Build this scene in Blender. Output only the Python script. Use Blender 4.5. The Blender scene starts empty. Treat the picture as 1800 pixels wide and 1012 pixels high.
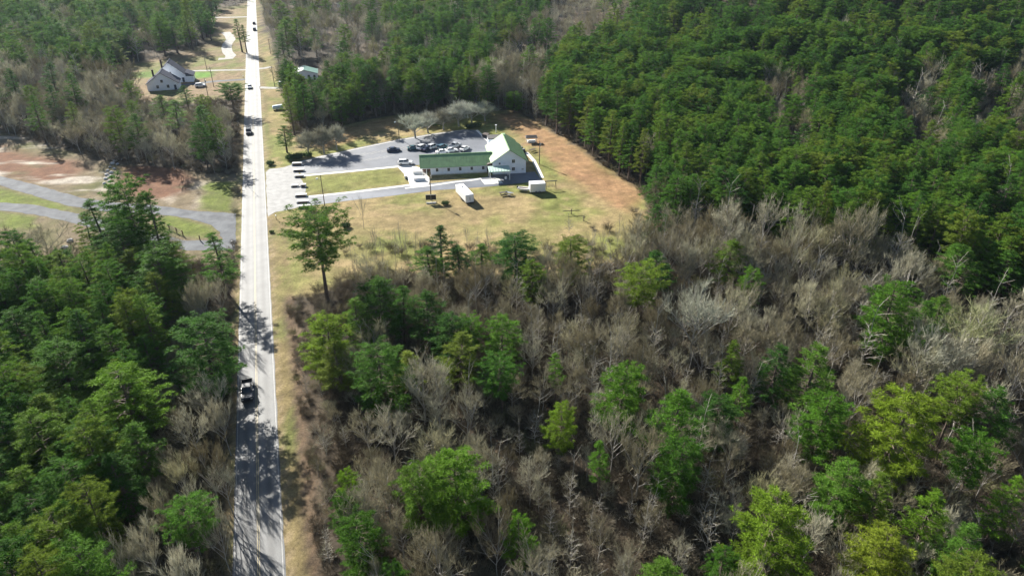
import bpy, math, random
import numpy as np
from mathutils import Vector
R = math.radians
SC = bpy.context.scene
COL = SC.collection
# ------------------------------------------------------------------ camera, light, exposure
CH = 77.0; PITCH = R(30); FP = 1200.0
cam = bpy.data.cameras.new('camera'); cam.sensor_width = 36; cam.lens = 36 * FP / 1800
cam.clip_start = 0.5; cam.clip_end = 4000
camo = bpy.data.objects.new('camera', cam); COL.objects.link(camo)
camo.location = (0, 0, CH); camo.rotation_euler = (R(90) - PITCH, 0, 0)
SC.camera = camo
SUN_EL = R(29); SUN_DIR = Vector((-0.62, 0.785, 0)).normalized()      # where the sun stands (horizontal)
SUN_AZ = math.atan2(SUN_DIR.x, SUN_DIR.y)                              # clockwise from +Y
w = bpy.data.worlds.new('World'); SC.world = w; w.use_nodes = True
nt = w.node_tree; bg = nt.nodes['Background']
sky = nt.nodes.new('ShaderNodeTexSky'); sky.sky_type = 'NISHITA'; sky.sun_disc = False
sky.sun_elevation = SUN_EL; sky.sun_rotation = SUN_AZ; sky.air_density = 1.0; sky.dust_density = 0.6; sky.ozone_density = 1.5
nt.links.new(sky.outputs[0], bg.inputs[0]); bg.inputs[1].default_value = 0.05
sl = bpy.data.lights.new('sun', 'SUN'); sl.energy = 5.0; sl.angle = R(0.5); sl.color = (1.0, 0.95, 0.86)
so = bpy.data.objects.new('sun', sl); COL.objects.link(so)
d = Vector((SUN_DIR.x * math.cos(SUN_EL), SUN_DIR.y * math.cos(SUN_EL), math.sin(SUN_EL)))
so.rotation_euler = d.to_track_quat('Z', 'Y').to_euler(); so.location = (0, 0, 200)
SC.view_settings.view_transform = 'Standard'; SC.view_settings.look = 'None'
SC.view_settings.gamma = 1; SC.view_settings.use_curve_mapping = False
SC.view_settings.exposure = 1.4
SC.cycles.use_denoising = True; SC.cycles.denoising_prefilter = 'ACCURATE'; SC.cycles.max_bounces = 6; SC.cycles.diffuse_bounces = 3; SC.cycles.transmission_bounces = 4; SC.cycles.transparent_max_bounces = 4

# ------------------------------------------------------------------ geometry of the picture -> ground
def hill(x, y):
    x = np.asarray(x, float); y = np.asarray(y, float)
    a = np.clip((y - 235) / 300, 0, 1); a = a * a * (3 - 2 * a)
    b = np.clip((x - 12 - 0.12 * (y - 235)) / 120, 0, 1); b = b * b * (3 - 2 * b)
    return 40 * a * b
def G(px, py, z=0.0):
    """photo pixel -> ground point at height z"""
    u = (px - 900) / FP; v = (py - 506) / FP
    dn = math.sin(PITCH) + v * math.cos(PITCH); t = (CH - z) / dn
    return (u * t, (math.cos(PITCH) - v * math.sin(PITCH)) * t)
def GH(px, py, dz=0.0):
    z = 0.0
    for _ in range(12):
        x, y = G(px, py, z + dz); z = 0.5 * z + 0.5 * float(hill(x, y))
    return x, y, z
def pix(x, y, z):
    c, s = math.cos(PITCH), math.sin(PITCH)
    h = CH - z
    zc = y * c + h * s
    return 900 + FP * x / zc, 506 + FP * (h * c - y * s) / zc
def poly(pts): return [G(*p) for p in pts]
def inside(xs, ys, pg):
    xs = np.asarray(xs, float); ys = np.asarray(ys, float); r = np.zeros(xs.shape, bool)
    n = len(pg)
    for i in range(n):
        x1, y1 = pg[i]; x2, y2 = pg[(i + 1) % n]
        if y1 == y2: continue
        c = ((y1 > ys) != (y2 > ys)) & (xs < (x2 - x1) * (ys - y1) / (y2 - y1) + x1)
        r ^= c
    return r
def pdist(xs, ys, pg, closed=True):
    xs = np.asarray(xs, float); ys = np.asarray(ys, float); best = np.full(xs.shape, 1e9)
    n = len(pg)
    for i in range(n if closed else n - 1):
        x1, y1 = pg[i]; x2, y2 = pg[(i + 1) % n]
        dx, dy = x2 - x1, y2 - y1; L = dx * dx + dy * dy + 1e-9
        t = np.clip(((xs - x1) * dx + (ys - y1) * dy) / L, 0, 1)
        best = np.minimum(best, np.hypot(xs - x1 - t * dx, ys - y1 - t * dy))
    return best
def smask(xs, ys, pg, soft=1.0):
    s = np.where(inside(xs, ys, pg), 1, -1) * pdist(xs, ys, pg)
    return np.clip(s / (2 * soft) + 0.5, 0, 1)
RS = -0.3321
def road_x(y): return -33.0 + RS * (y - 58.3)
CR = math.cos(math.atan(RS))
def road_d(x, y): return (x - road_x(y)) * CR              # signed metres right of the centre line

# value noise
_rs = np.random.RandomState(5); _NG = _rs.rand(256, 256)
def vn(x, y, s):
    x = np.asarray(x, float) / s; y = np.asarray(y, float) / s
    xi = np.floor(x).astype(int); yi = np.floor(y).astype(int); fx = x - xi; fy = y - yi
    fx = fx * fx * (3 - 2 * fx); fy = fy * fy * (3 - 2 * fy)
    g = lambda a, b: _NG[a % 256, b % 256]
    return (g(xi, yi) * (1 - fx) + g(xi + 1, yi) * fx) * (1 - fy) + (g(xi, yi + 1) * (1 - fx) + g(xi + 1, yi + 1) * fx) * fy
def fbm(x, y, s): return (vn(x, y, s) + 0.5 * vn(x + 91, y + 17, s / 2.1) + 0.25 * vn(x + 7, y + 53, s / 4.3) + .12 * vn(x + 3, y + 31, s / 9)) / 1.87

# ------------------------------------------------------------------ materials
def nodes(name):
    m = bpy.data.materials.new(name); m.use_nodes = True
    t = m.node_tree; return m, t, t.nodes['Principled BSDF']
def N(t, kind, **kw):
    n = t.nodes.new(kind)
    for k, v in kw.items(): setattr(n, k, v)
    return n
def plain(name, col, rough=0.6, metal=0.0, var=0.12, scale=3.0, bump=0.0, spec=0.5):
    m, t, p = nodes(name)
    p.inputs['Roughness'].default_value = rough; p.inputs['Metallic'].default_value = metal
    p.inputs['Specular IOR Level'].default_value = spec
    tc = N(t, 'ShaderNodeTexCoord'); no = N(t, 'ShaderNodeTexNoise'); no.inputs['Scale'].default_value = scale; no.inputs['Detail'].default_value = 6
    t.links.new(tc.outputs['Object'], no.inputs['Vector'])
    cr = N(t, 'ShaderNodeValToRGB'); e = cr.color_ramp.elements
    e[0].position = .3; e[1].position = .7
    e[0].color = tuple(c * (1 - var) for c in col) + (1,); e[1].color = tuple(min(1, c * (1 + var)) for c in col) + (1,)
    t.links.new(no.outputs['Fac'], cr.inputs[0]); t.links.new(cr.outputs[0], p.inputs['Base Color'])
    if bump:
        b = N(t, 'ShaderNodeBump'); b.inputs['Strength'].default_value = bump; b.inputs['Distance'].default_value = 0.05
        t.links.new(no.outputs['Fac'], b.inputs['Height']); t.links.new(b.outputs[0], p.inputs['Normal'])
    return m
def foliage(name, ramp, trans=0.35):
    """leaf material: a tone per tree (Object Info random), finer tone by position, tint by object colour"""
    m, t, p = nodes(name)
    oi = N(t, 'ShaderNodeObjectInfo'); cr = N(t, 'ShaderNodeValToRGB'); el = cr.color_ramp.elements
    while len(el) < len(ramp): el.new(0.5)
    for i, (pos, c) in enumerate(ramp): el[i].position = pos; el[i].color = c + (1,)
    t.links.new(oi.outputs['Random'], cr.inputs[0])
    mx = N(t, 'ShaderNodeMix', data_type='RGBA', blend_type='MULTIPLY'); mx.inputs[0].default_value = 1
    t.links.new(cr.outputs[0], mx.inputs[6]); t.links.new(oi.outputs['Color'], mx.inputs[7])
    tc = N(t, 'ShaderNodeTexCoord'); no = N(t, 'ShaderNodeTexNoise'); no.inputs['Scale'].default_value = .9; no.inputs['Detail'].default_value = 3
    t.links.new(tc.outputs['Object'], no.inputs['Vector'])
    mr = N(t, 'ShaderNodeMapRange'); mr.inputs[1].default_value = .3; mr.inputs[2].default_value = .7; mr.inputs[3].default_value = .62; mr.inputs[4].default_value = 1.4
    t.links.new(no.outputs['Fac'], mr.inputs[0])
    m2 = N(t, 'ShaderNodeMix', data_type='RGBA', blend_type='MULTIPLY'); m2.inputs[0].default_value = 1
    t.links.new(mx.outputs[2], m2.inputs[6]); t.links.new(mr.outputs[0], m2.inputs[7])
    p.inputs['Roughness'].default_value = .7; p.inputs['Specular IOR Level'].default_value = .08
    t.links.new(m2.outputs[2], p.inputs['Base Color'])
    if trans:
        tr = N(t, 'ShaderNodeBsdfTranslucent'); t.links.new(m2.outputs[2], tr.inputs[0])
        ms = N(t, 'ShaderNodeMixShader'); ms.inputs[0].default_value = trans
        t.links.new(p.outputs[0], ms.inputs[1]); t.links.new(tr.outputs[0], ms.inputs[2])
        t.links.new(ms.outputs[0], t.nodes['Material Output'].inputs[0])
    return m
M = {}
M['needles'] = foliage('pine_needles', [(0, (.045, .115, .020)), (.3, (.072, .170, .024)), (.65, (.105, .205, .026)), (.88, (.125, .20, .025)), (1, (.155, .205, .03))], .38)
M['bark'] = plain('pine_bark', (.11, .08, .065), .9, var=.3, scale=4)
M['grey_twigs'] = foliage('grey_twigs', [(0, (.17, .145, .085)), (.4, (.285, .26, .175)), (.75, (.43, .41, .31)), (1, (.31, .295, .165))], .15)
M['grey_bark'] = plain('grey_bark', (.32, .30, .27), .9, var=.3, scale=3)
M['brush'] = foliage('brush_twigs', [(0, (.10, .08, .055)), (.5, (.17, .145, .105)), (.85, (.25, .22, .165)), (1, (.15, .16, .07))], .1)
M['bush_leaf'] = foliage('bush_leaf', [(0, (.03, .06, .025)), (1, (.07, .11, .04))], .3)

def ground_mat():
    m, t, p = nodes('ground_cover')
    at = N(t, 'ShaderNodeAttribute', attribute_name='tone')
    geo = N(t, 'ShaderNodeNewGeometry')
    cur = at.outputs['Color']
    for sc_, lo, hi, det in ((.35, .72, 1.3, 8), (2.2, .7, 1.35, 6), (9.0, .75, 1.3, 3)):
        no = N(t, 'ShaderNodeTexNoise'); no.inputs['Scale'].default_value = sc_; no.inputs['Detail'].default_value = det; no.inputs['Roughness'].default_value = .65
        t.links.new(geo.outputs['Position'], no.inputs['Vector'])
        mr = N(t, 'ShaderNodeMapRange'); mr.inputs[1].default_value = .32; mr.inputs[2].default_value = .68; mr.inputs[3].default_value = lo; mr.inputs[4].default_value = hi
        t.links.new(no.outputs['Fac'], mr.inputs[0])
        mx = N(t, 'ShaderNodeMix', data_type='RGBA', blend_type='MULTIPLY'); mx.inputs[0].default_value = 1
        t.links.new(cur, mx.inputs[6]); t.links.new(mr.outputs[0], mx.inputs[7]); cur = mx.outputs[2]
    b = N(t, 'ShaderNodeBump'); b.inputs['Strength'].default_value = .6; b.inputs['Distance'].default_value = .12
    t.links.new(no.outputs['Fac'], b.inputs['Height']); t.links.new(b.outputs[0], p.inputs['Normal'])
    t.links.new(cur, p.inputs['Base Color']); p.inputs['Roughness'].default_value = .95; p.inputs['Specular IOR Level'].default_value = .1
    return m
M['ground'] = ground_mat()

def asphalt(name, a, b, rough, spec=0.5, tracks=False, s=.25):
    m, t, p = nodes(name)
    geo = N(t, 'ShaderNodeNewGeometry')
    no = N(t, 'ShaderNodeTexNoise'); no.inputs['Scale'].default_value = s; no.inputs['Detail'].default_value = 8; no.inputs['Roughness'].default_value = .6
    t.links.new(geo.outputs['Position'], no.inputs['Vector'])
    cr = N(t, 'ShaderNodeValToRGB'); e = cr.color_ramp.elements; e[0].position = .35; e[1].position = .65
    e[0].color = a + (1,); e[1].color = b + (1,)
    t.links.new(no.outputs['Fac'], cr.inputs[0]); cur = cr.outputs[0]
    n2 = N(t, 'ShaderNodeTexNoise'); n2.inputs['Scale'].default_value = 6; n2.inputs['Detail'].default_value = 4
    t.links.new(geo.outputs['Position'], n2.inputs['Vector'])
    mr = N(t, 'ShaderNodeMapRange'); mr.inputs[1].default_value = .3; mr.inputs[2].default_value = .7; mr.inputs[3].default_value = .85; mr.inputs[4].default_value = 1.15
    t.links.new(n2.outputs['Fac'], mr.inputs[0])
    mx = N(t, 'ShaderNodeMix', data_type='RGBA', blend_type='MULTIPLY'); mx.inputs[0].default_value = 1
    t.links.new(cur, mx.inputs[6]); t.links.new(mr.outputs[0], mx.inputs[7]); cur = mx.outputs[2]
    if tracks:                                          # worn wheel tracks across the road (u = metres from the centre line)
        uv = N(t, 'ShaderNodeUVMap'); uv.uv_map = 'across'
        sx = N(t, 'ShaderNodeSeparateXYZ'); t.links.new(uv.outputs[0], sx.inputs[0])
        m1 = N(t, 'ShaderNodeMath', operation='MULTIPLY'); m1.inputs[1].default_value = 3.7; t.links.new(sx.outputs[0], m1.inputs[0])
        m2 = N(t, 'ShaderNodeMath', operation='COSINE'); t.links.new(m1.outputs[0], m2.inputs[0])
        m3 = N(t, 'ShaderNodeMapRange'); m3.inputs[1].default_value = -1; m3.inputs[2].default_value = 1; m3.inputs[3].default_value = 1.12; m3.inputs[4].default_value = .76
        t.links.new(m2.outputs[0], m3.inputs[0])
        m4 = N(t, 'ShaderNodeMix', data_type='RGBA', blend_type='MULTIPLY'); m4.inputs[0].default_value = 1
        t.links.new(cur, m4.inputs[6]); t.links.new(m3.outputs[0], m4.inputs[7]); cur = m4.outputs[2]
    t.links.new(cur, p.inputs['Base Color']); p.inputs['Roughness'].default_value = rough; p.inputs['Specular IOR Level'].default_value = spec
    return m
M['road'] = asphalt('worn_asphalt', (.10, .104, .107), (.142, .146, .147), .65, .5, True)
M['lot'] = asphalt('lot_asphalt', (.085, .095, .115), (.15, .163, .19), .6, .5, s=.12)
M['apron'] = asphalt('apron_asphalt', (.17, .17, .168), (.26, .26, .255), .7, .4, s=.5)
M['gravel'] = asphalt('gravel_drive', (.095, .10, .11), (.16, .17, .18), .9, .2, s=.3)
M['pale_gravel'] = asphalt('pale_gravel', (.28, .27, .25), (.42, .41, .39), .9, .2, s=.5)
M['concrete'] = plain('concrete', (.62, .60, .56), .8, var=.12, scale=1.5)
M['white_line'] = plain('white_line_paint', (.26, .26, .255), .6, var=.2, scale=2)
M['yellow_line'] = plain('yellow_line_paint', (.33, .27, .14), .6, var=.25, scale=2)
M['white'] = plain('white_siding', (.80, .84, .90), .55, var=.05, scale=1.2)
M['green_roof'] = plain('green_metal_roof', (.19, .31, .15), .55, var=.14, scale=.6, spec=.25)
M['pale_green'] = plain('pale_green_metal', (.42, .55, .48), .4, var=.1)
M['teal_roof'] = plain('teal_metal_roof', (.15, .27, .21), .4, var=.15)
M['dark_roof'] = plain('shadow_navy_roof', (.04, .048, .075), .9, var=.2, scale=2, spec=.1)  # dark navy, with the shadow of the roof slopes put into the colour
M['glass'] = plain('dark_glass', (.02, .025, .035), .08, var=.1, spec=.8)
M['trim'] = plain('white_trim', (.8, .8, .8), .5, var=.04)
M['dark'] = plain('dark_metal', (.03, .03, .035), .5, var=.2)
M['dark_brown'] = plain('dark_brown_wood', (.07, .05, .04), .8, var=.3)  # even dark brown for doors, table tops and the vestibule
M['pole'] = plain('weathered_pole_wood', (.13, .105, .085), .9, var=.25, scale=5)
M['rail'] = plain('brown_fence_wood', (.19, .12, .08), .85, var=.25, scale=4)
M['steel'] = plain('galvanised_steel', (.45, .46, .48), .4, .7, var=.1)
M['rubber'] = plain('tyre_rubber', (.02, .02, .02), .85, var=.2)
M['lamp'] = plain('lamp_lens', (.75, .75, .7), .2, var=.03)
M['red_lamp'] = plain('tail_lamp', (.35, .02, .02), .3, var=.05)
M['rock'] = plain('pale_rock', (.50, .48, .47), .9, var=.2, scale=2, bump=.5)
M['brick'] = plain('dark_brick', (.13, .075, .06), .85, var=.3, scale=5)
M['tarp'] = plain('pale_blue_tarp', (.55, .66, .72), .5, var=.1)
M['chimney'] = plain('dark_flat_roof', (.06, .055, .055), .8, var=.2)
def paint_mat():
    m, t, p = nodes('vehicle_paint'); oi = N(t, 'ShaderNodeObjectInfo'); t.links.new(oi.outputs['Color'], p.inputs['Base Color'])
    p.inputs['Roughness'].default_value = .3; p.inputs['Coat Weight'].default_value = .6; p.inputs['Coat Roughness'].default_value = .08
    return m
M['paint'] = paint_mat()

# ------------------------------------------------------------------ mesh helpers
class MB:
    def __init__(s): s.v = []; s.f = []; s.mi = []; s.cur = 0
    def mat(s, i): s.cur = i; return s
    def quad(s, *ids): s.f.append(tuple(ids)); s.mi.append(s.cur)
    def pts(s, ps): n = len(s.v); s.v.extend([tuple(p) for p in ps]); return n
    def face(s, ps): n = s.pts(ps); s.quad(*range(n, n + len(ps))); return s
    def box(s, x0, x1, y0, y1, z0, z1, c=0.0):
        """box; c > 0 chamfers the top edges"""
        return s.frus([(x0, y0), (x1, y0), (x1, y1), (x0, y1)], z0, z1, c)
    def frus(s, pg, z0, z1, c=0.0):
        if c > 0:
            cx = sum(p[0] for p in pg) / len(pg); cy = sum(p[1] for p in pg) / len(pg)
            top = [(p[0] - math.copysign(c, p[0] - cx), p[1] - math.copysign(c, p[1] - cy)) for p in pg]
            rings = [[(x, y, z0) for x, y in pg], [(x, y, z1 - c) for x, y in pg], [(x, y, z1) for x, y in top]]
        else: rings = [[(x, y, z0) for x, y in pg], [(x, y, z1) for x, y in pg]]
        return s.loft(rings)
    def loft(s, rings, caps=True):
        k = len(rings[0]); b = [s.pts(r) for r in rings]
        for a, c in zip(b, b[1:]):
            for i in range(k): s.quad(a + i, a + (i + 1) % k, c + (i + 1) % k, c + i)
        if caps:
            s.quad(*[b[0] + i for i in range(k)][::-1]); s.quad(*[b[-1] + i for i in range(k)])
        return s
    def tube(s, p0, p1, r0, r1, n=5, caps=False):
        p0 = Vector(p0); p1 = Vector(p1); a = (p1 - p0)
        if a.length < 1e-6: return s
        a.normalize(); u = a.orthogonal().normalized(); w_ = a.cross(u)
        rg = []
        for p, r in ((p0, r0), (p1, r1)):
            rg.append([p + (u * math.cos(2 * math.pi * i / n) + w_ * math.sin(2 * math.pi * i / n)) * r for i in range(n)])
        return s.loft(rg, caps)
    def prism(s, prof, y0, y1):      # profile in xz, extruded along y
        return s.loft([[(x, y0, z) for x, z in prof], [(x, y1, z) for x, z in prof]])
    def mesh(s, name, mats):
        me = bpy.data.meshes.new(name); me.from_pydata(s.v, [], s.f)
        for m in mats: me.materials.append(m)
        if len(mats) > 1: me.polygons.foreach_set('material_index', s.mi)
        me.validate(); me.update(); return me
    def obj(s, name, mats, parent=None, loc=None, rz=0):
        if not isinstance(mats, (list, tuple)): mats = [mats]
        return link(name, s.mesh(name, mats), parent, loc, rz)
def link(name, me, parent=None, loc=None, rz=0):
    o = bpy.data.objects.new(name, me); COL.objects.link(o)
    if parent: o.parent = parent
    if loc: o.location = loc
    o.rotation_euler.z = rz
    return o
def tag(o, label=None, cat=None, group=None, kind=None):
    if label: o['label'] = label
    if cat: o['category'] = cat
    if group: o['group'] = group
    if kind: o['kind'] = kind
    return o
def thing(name, label, cat, loc=(0, 0, 0), rz=0, group=None):
    o = link(name, None, None, loc, rz); return tag(o, label, cat, group)
def copy_thing(o, loc, rz, label, group=None, color=None):
    def cp(a, par):
        c = a.copy(); COL.objects.link(c); c.parent = par
        for ch in a.children: cp(ch, c)
        if color and 'paint' in a: c.color = color
        return c
    r = cp(o, None); r.location = loc; r.rotation_euler = (0, 0, rz); r['label'] = label
    if group: r['group'] = group
    return r

# ------------------------------------------------------------------ outlines (photo pixels of the ground points)
LAWN = poly([(462, 520), (462, 60), (470, 60), (485, 120), (500, 170), (510, 240), (600, 222), (660, 208), (700, 202), (860, 196), (905, 193), (1000, 248), (1132, 343), (1150, 430), (1080, 470), (900, 490), (740, 485), (600, 490), (545, 520)])
FIELD = poly([(-320, 205), (0, 232), (110, 262), (200, 288), (417, 310), (413, 425), (400, 470), (300, 462), (240, 460), (130, 470), (-340, 520)])
YARDS = poly([(200, 176), (215, 118), (330, 92), (372, 74), (378, 20), (434, 6), (429, 172), (340, 180)])
LOT = poly([(517, 286), (560, 275), (628, 260), (700, 245), (760, 235), (815, 228), (838, 229), (852, 243), (872, 262), (865, 285), (735, 290), (700, 292), (532, 307), (522, 300)])
DRIVE = poly([(521, 345), (545, 345), (700, 326), (760, 322), (850, 312), (880, 305), (940, 302), (952, 318), (860, 328), (760, 335), (700, 343), (620, 352), (524, 364)])
APRON = poly([(467, 303), (474, 297), (500, 294), (519, 287), (526, 310), (538, 330), (536, 358), (520, 366), (484, 373), (470, 381)])
ISLAND = poly([(537, 312), (700, 296), (712, 306), (719, 322), (700, 326), (541, 344)])
GRAV1 = poly([(-300, 262), (-100, 292), (0, 310), (60, 324), (140, 347), (200, 356), (275, 361), (330, 370), (416, 375), (414, 428), (392, 424), (386, 408), (372, 396), (330, 384), (275, 376), (180, 372), (120, 362), (40, 338), (0, 326), (-100, 305), (-300, 275)])
GRAV2 = poly([(-300, 352), (0, 356), (60, 360), (140, 376), (215, 396), (262, 408), (330, 423), (414, 420), (413, 440), (330, 440), (250, 424), (190, 408), (130, 392), (60, 377), (0, 370), (-300, 366)])
RED1 = poly([(-200, 250), (0, 256), (60, 272), (130, 282), (150, 300), (120, 318), (70, 322), (0, 306), (-200, 280)])
RED2 = poly([(212, 292), (260, 288), (330, 298), (345, 320), (318, 340), (290, 352), (235, 345), (215, 320)])
SAND = poly([(330, 318), (372, 320), (358, 345), (352, 368), (300, 362), (285, 352), (320, 338)])
REDSTRIP = poly([(860, 203), (905, 195), (1000, 250), (1135, 345), (1100, 372), (1010, 320), (960, 280), (915, 235), (870, 215)])
RED3 = poly([(600, 228), (690, 203), (720, 215), (650, 236), (570, 262), (560, 250)])

# ------------------------------------------------------------------ the ground: one grid, split into forest floor, lawn and field
def axis(a, b, fa, fb, step, grow=1.11):
    c = list(np.arange(fa, fb, step)); s = step; x = fb
    while x < b: c.append(x); s *= grow; x += s
    c.append(b); s = step; x = fa
    while x > a: s *= grow; x -= s; c.insert(0, x)
    return np.array(c)
gx = axis(-900, 1000, -150, 70, 1.0); gy = axis(20, 1500, 60, 300, 1.0, 1.06)
X, Y = np.meshgrid(gx, gy); Z = hill(X, Y)
nz = fbm(X, Y, 14); n2 = fbm(X + 300, Y, 5); n3 = fbm(X, Y + 500, 30)
def mixc(c, tgt, m): return c * (1 - m[..., None]) + np.array(tgt) * m[..., None]
wob = (n2 - .5) * 5
floor_ = mixc(np.zeros(X.shape + (3,)) + np.array((.05, .042, .032)), (.125, .095, .065), np.clip((nz - .4) * 2.4, 0, 1))
C = floor_
Xw, Yw = X + wob, Y + (nz - .5) * 4
# lawn
ml = smask(Xw, Yw, LAWN, 1.2)
lawn = mixc(np.zeros(X.shape + (3,)) + np.array((.34, .265, .13)), (.23, .245, .075), np.clip((nz - .42) * 4 , 0, 1))
lawn = mixc(lawn, (.42, .31, .17), np.clip((n2 - .58) * 5, 0, 1) * .7)
lawn = mixc(lawn, (.20, .225, .065), np.clip((n3 - .55) * 5, 0, 1) * .7)
lawn = mixc(lawn, (.38, .22, .12), smask(Xw, Yw, REDSTRIP, 2.5) * (.65 + .35 * n2))
lawn = mixc(lawn, (.42, .26, .13), smask(Xw, Yw, RED3, 2) * .8)
isl = smask(X, Y, ISLAND, 2)
lawn = mixc(lawn, (.24, .25, .075), isl * .7)
C = mixc(C, (0, 0, 0), ml) + lawn * ml[..., None]
# left field
mf = smask(Xw, Yw, FIELD, 1.2)
fld = mixc(np.zeros(X.shape + (3,)) + np.array((.24, .19, .12)), (.15, .15, .06), np.clip((nz - .45) * 4, 0, 1))
fld = mixc(fld, (.22, .115, .07), np.maximum(smask(Xw * 1.0, Yw, RED1, 3), smask(Xw, Yw, RED2, 2)) * np.clip(1.2 - np.clip((fbm(X * .5, Y * 1.6, 6) - .58) * 8, 0, 1), 0, 1))
fld = mixc(fld, (.55, .47, .37), smask(Xw, Yw, SAND, 2) * np.clip((n2 - .35) * 3.5, 0, 1))
fld = mixc(fld, (.52, .46, .38), np.clip((fbm(X * .45 + 40, Y * 1.3, 7) - .53) * 9, 0, 1) * smask(X, Y, poly([(-200, 215), (0, 225), (190, 270), (200, 350), (140, 345), (60, 322), (-200, 290)]), 3))
G1 = poly([(-300, 285), (0, 330), (100, 356), (140, 368), (60, 366), (-300, 345)]); G2 = poly([(270, 392), (300, 378), (370, 398), (382, 410), (350, 420), (290, 408)]); G3 = poly([(-300, 372), (0, 375), (70, 382), (60, 402), (-300, 410)]); G4 = poly([(355, 330), (372, 320), (412, 320), (408, 372), (352, 368)])
for g in (G1, G2, G3, G4): fld = mixc(fld, (.17, .21, .045), smask(Xw, Yw, g, 1.2) * np.clip(.4 + n2 * 1.1, 0, 1))
C = C * (1 - mf[..., None]) + fld * mf[..., None]
my = smask(Xw, Yw, YARDS, 2.5)
yd = mixc(np.zeros(X.shape + (3,)) + np.array((.30, .22, .13)), (.20, .22, .07), np.clip((nz - .45) * 4, 0, 1))
LG = poly([(338, 128), (372, 127), (374, 136), (342, 138)]); yd = mixc(yd, (.16, .32, .05), smask(X, Y, LG, 1.5))
yd = mixc(yd, (.16, .25, .05), smask(X, Y, poly([(232, 128), (276, 125), (276, 137), (225, 137)]), 1.5))
C = C * (1 - my[..., None]) + yd * my[..., None]
# road verges
rd = road_d(X, Y) + (n2 - .5) * 1.2
mv = np.clip((6.4 - rd) * 1.0, 0, 1) * (rd > 0) + np.clip((5.2 + rd) * .8, 0, 1) * (rd <= 0)
vg = mixc(np.zeros(X.shape + (3,)) + np.array((.27, .215, .105)), (.21, .225, .075), np.clip((fbm(X, Y * .4, 6) - .45) * 4, 0, 1))
vg = mixc(vg, (.40, .31, .20), np.clip(1 - abs(abs(rd) - 3.7) * 1.4, 0, 1) * .8)
C = C * (1 - mv[..., None]) + vg * mv[..., None]
# bare orange leaf litter bank right of the verge
mb = np.clip(1 - abs(rd - 7.2) / 1.2, 0, 1) * np.clip((180 - Y) / 20, 0, 1)
C = mixc(C, (.20, .135, .085), mb * .6)
# openings in the far woods
for pts, col in ((((835, 60), (900, 58), (905, 66), (840, 70)), (.4, .3, .2)), (((1220, 66), (1250, 64), (1262, 80), (1215, 84)), (.42, .3, .2)), (((280, 10), (300, 20), (296, 28), (284, 22)), (.5, .42, .36))):
    pp = [GH(*q)[:2] for q in pts]; C = mixc(C, col, smask(X, Y, pp, 2))
st = fbm((X + Y) * .16, (X - Y) * 1.0, 6) ; lawnf = (ml[..., None] > .5)
C = np.where(lawnf, C * (.72 + .56 * st[..., None]), C)
C = C * (.8 + .4 * vn(X, Y, 1.3)[..., None])
open_ = np.maximum(np.maximum(ml, mf), np.maximum(my, mv))[..., None]
C = C * (1 - .30 * open_)
C = np.clip(C, 0.008, .8)
ny, nx = X.shape
idx = np.arange(nx * ny).reshape(ny, nx)
quads = np.stack([idx[:-1, :-1], idx[:-1, 1:], idx[1:, 1:], idx[1:, :-1]], -1).reshape(-1, 4)
cx = (X[:-1, :-1] + X[1:, 1:]) / 2; cy = (Y[:-1, :-1] + Y[1:, 1:]) / 2
cls = np.zeros(cx.shape, int)
cls[inside(cx, cy, LAWN)] = 1; cls[inside(cx, cy, FIELD)] = 2; cls[inside(cx, cy, YARDS)] = 3
cls = cls.reshape(-1)
V = np.stack([X, Y, Z], -1).reshape(-1, 3); CC = np.concatenate([C.reshape(-1, 3), np.ones((nx * ny, 1))], 1)
for k, nm in ((0, 'ground'), (1, 'church_lawn'), (2, 'field'), (3, 'house_yard')):
    q = quads[cls == k]; used, inv = np.unique(q, return_inverse=True); q = inv.reshape(-1, 4)
    me = bpy.data.meshes.new(nm); me.from_pydata(V[used].tolist(), [], q.tolist())
    at = me.color_attributes.new('tone', 'FLOAT_COLOR', 'POINT'); at.data.foreach_set('color', CC[used].ravel().astype(np.float32))
    me.materials.append(M['ground']); me.polygons.foreach_set('use_smooth', [True] * len(q)); me.update()
    tag(link(nm, me), kind='structure')

def sheet(name, pg, z, m, jag=0.0, step=2.0, parent=None):
    """flat sheet with a slightly ragged outline"""
    rnd = random.Random(len(pg) + int(pg[0][0] * 10)); out = []
    for i in range(len(pg)):
        a = pg[i]; b = pg[(i + 1) % len(pg)]; L = math.hypot(b[0] - a[0], b[1] - a[1]); n = max(1, int(L / step)) if jag else 1
        for j in range(n):
            t = j / n; out.append((a[0] + (b[0] - a[0]) * t + rnd.uniform(-jag, jag), a[1] + (b[1] - a[1]) * t + rnd.uniform(-jag, jag)))
    mb = MB(); mb.face([(x, y, z) for x, y in out]); o = mb.obj(name, m, parent)
    if o.data.polygons and o.data.polygons[0].normal.z < 0: o.data.flip_normals()
    if not parent: tag(o, kind='structure')
    return o
def strip(name, line, wd, z, m, kind=True):
    mb = MB(); P_ = [Vector(p) for p in line]; L = []; Rr = []
    for i, p in enumerate(P_):
        a = P_[max(0, i - 1)]; b = P_[min(len(P_) - 1, i + 1)]; dd = (b - a).normalized(); n = Vector((-dd.y, dd.x)) * wd / 2
        L.append(p + n); Rr.append(p - n)
    b = mb.pts([(p.x, p.y, z) for p in L] + [(p.x, p.y, z) for p in Rr]); k = len(L)
    for i in range(k - 1): mb.quad(b + i, b + k + i, b + k + i + 1, b + i + 1)
    o = mb.obj(name, m); 
    if kind: tag(o, kind='structure')
    return o
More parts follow.
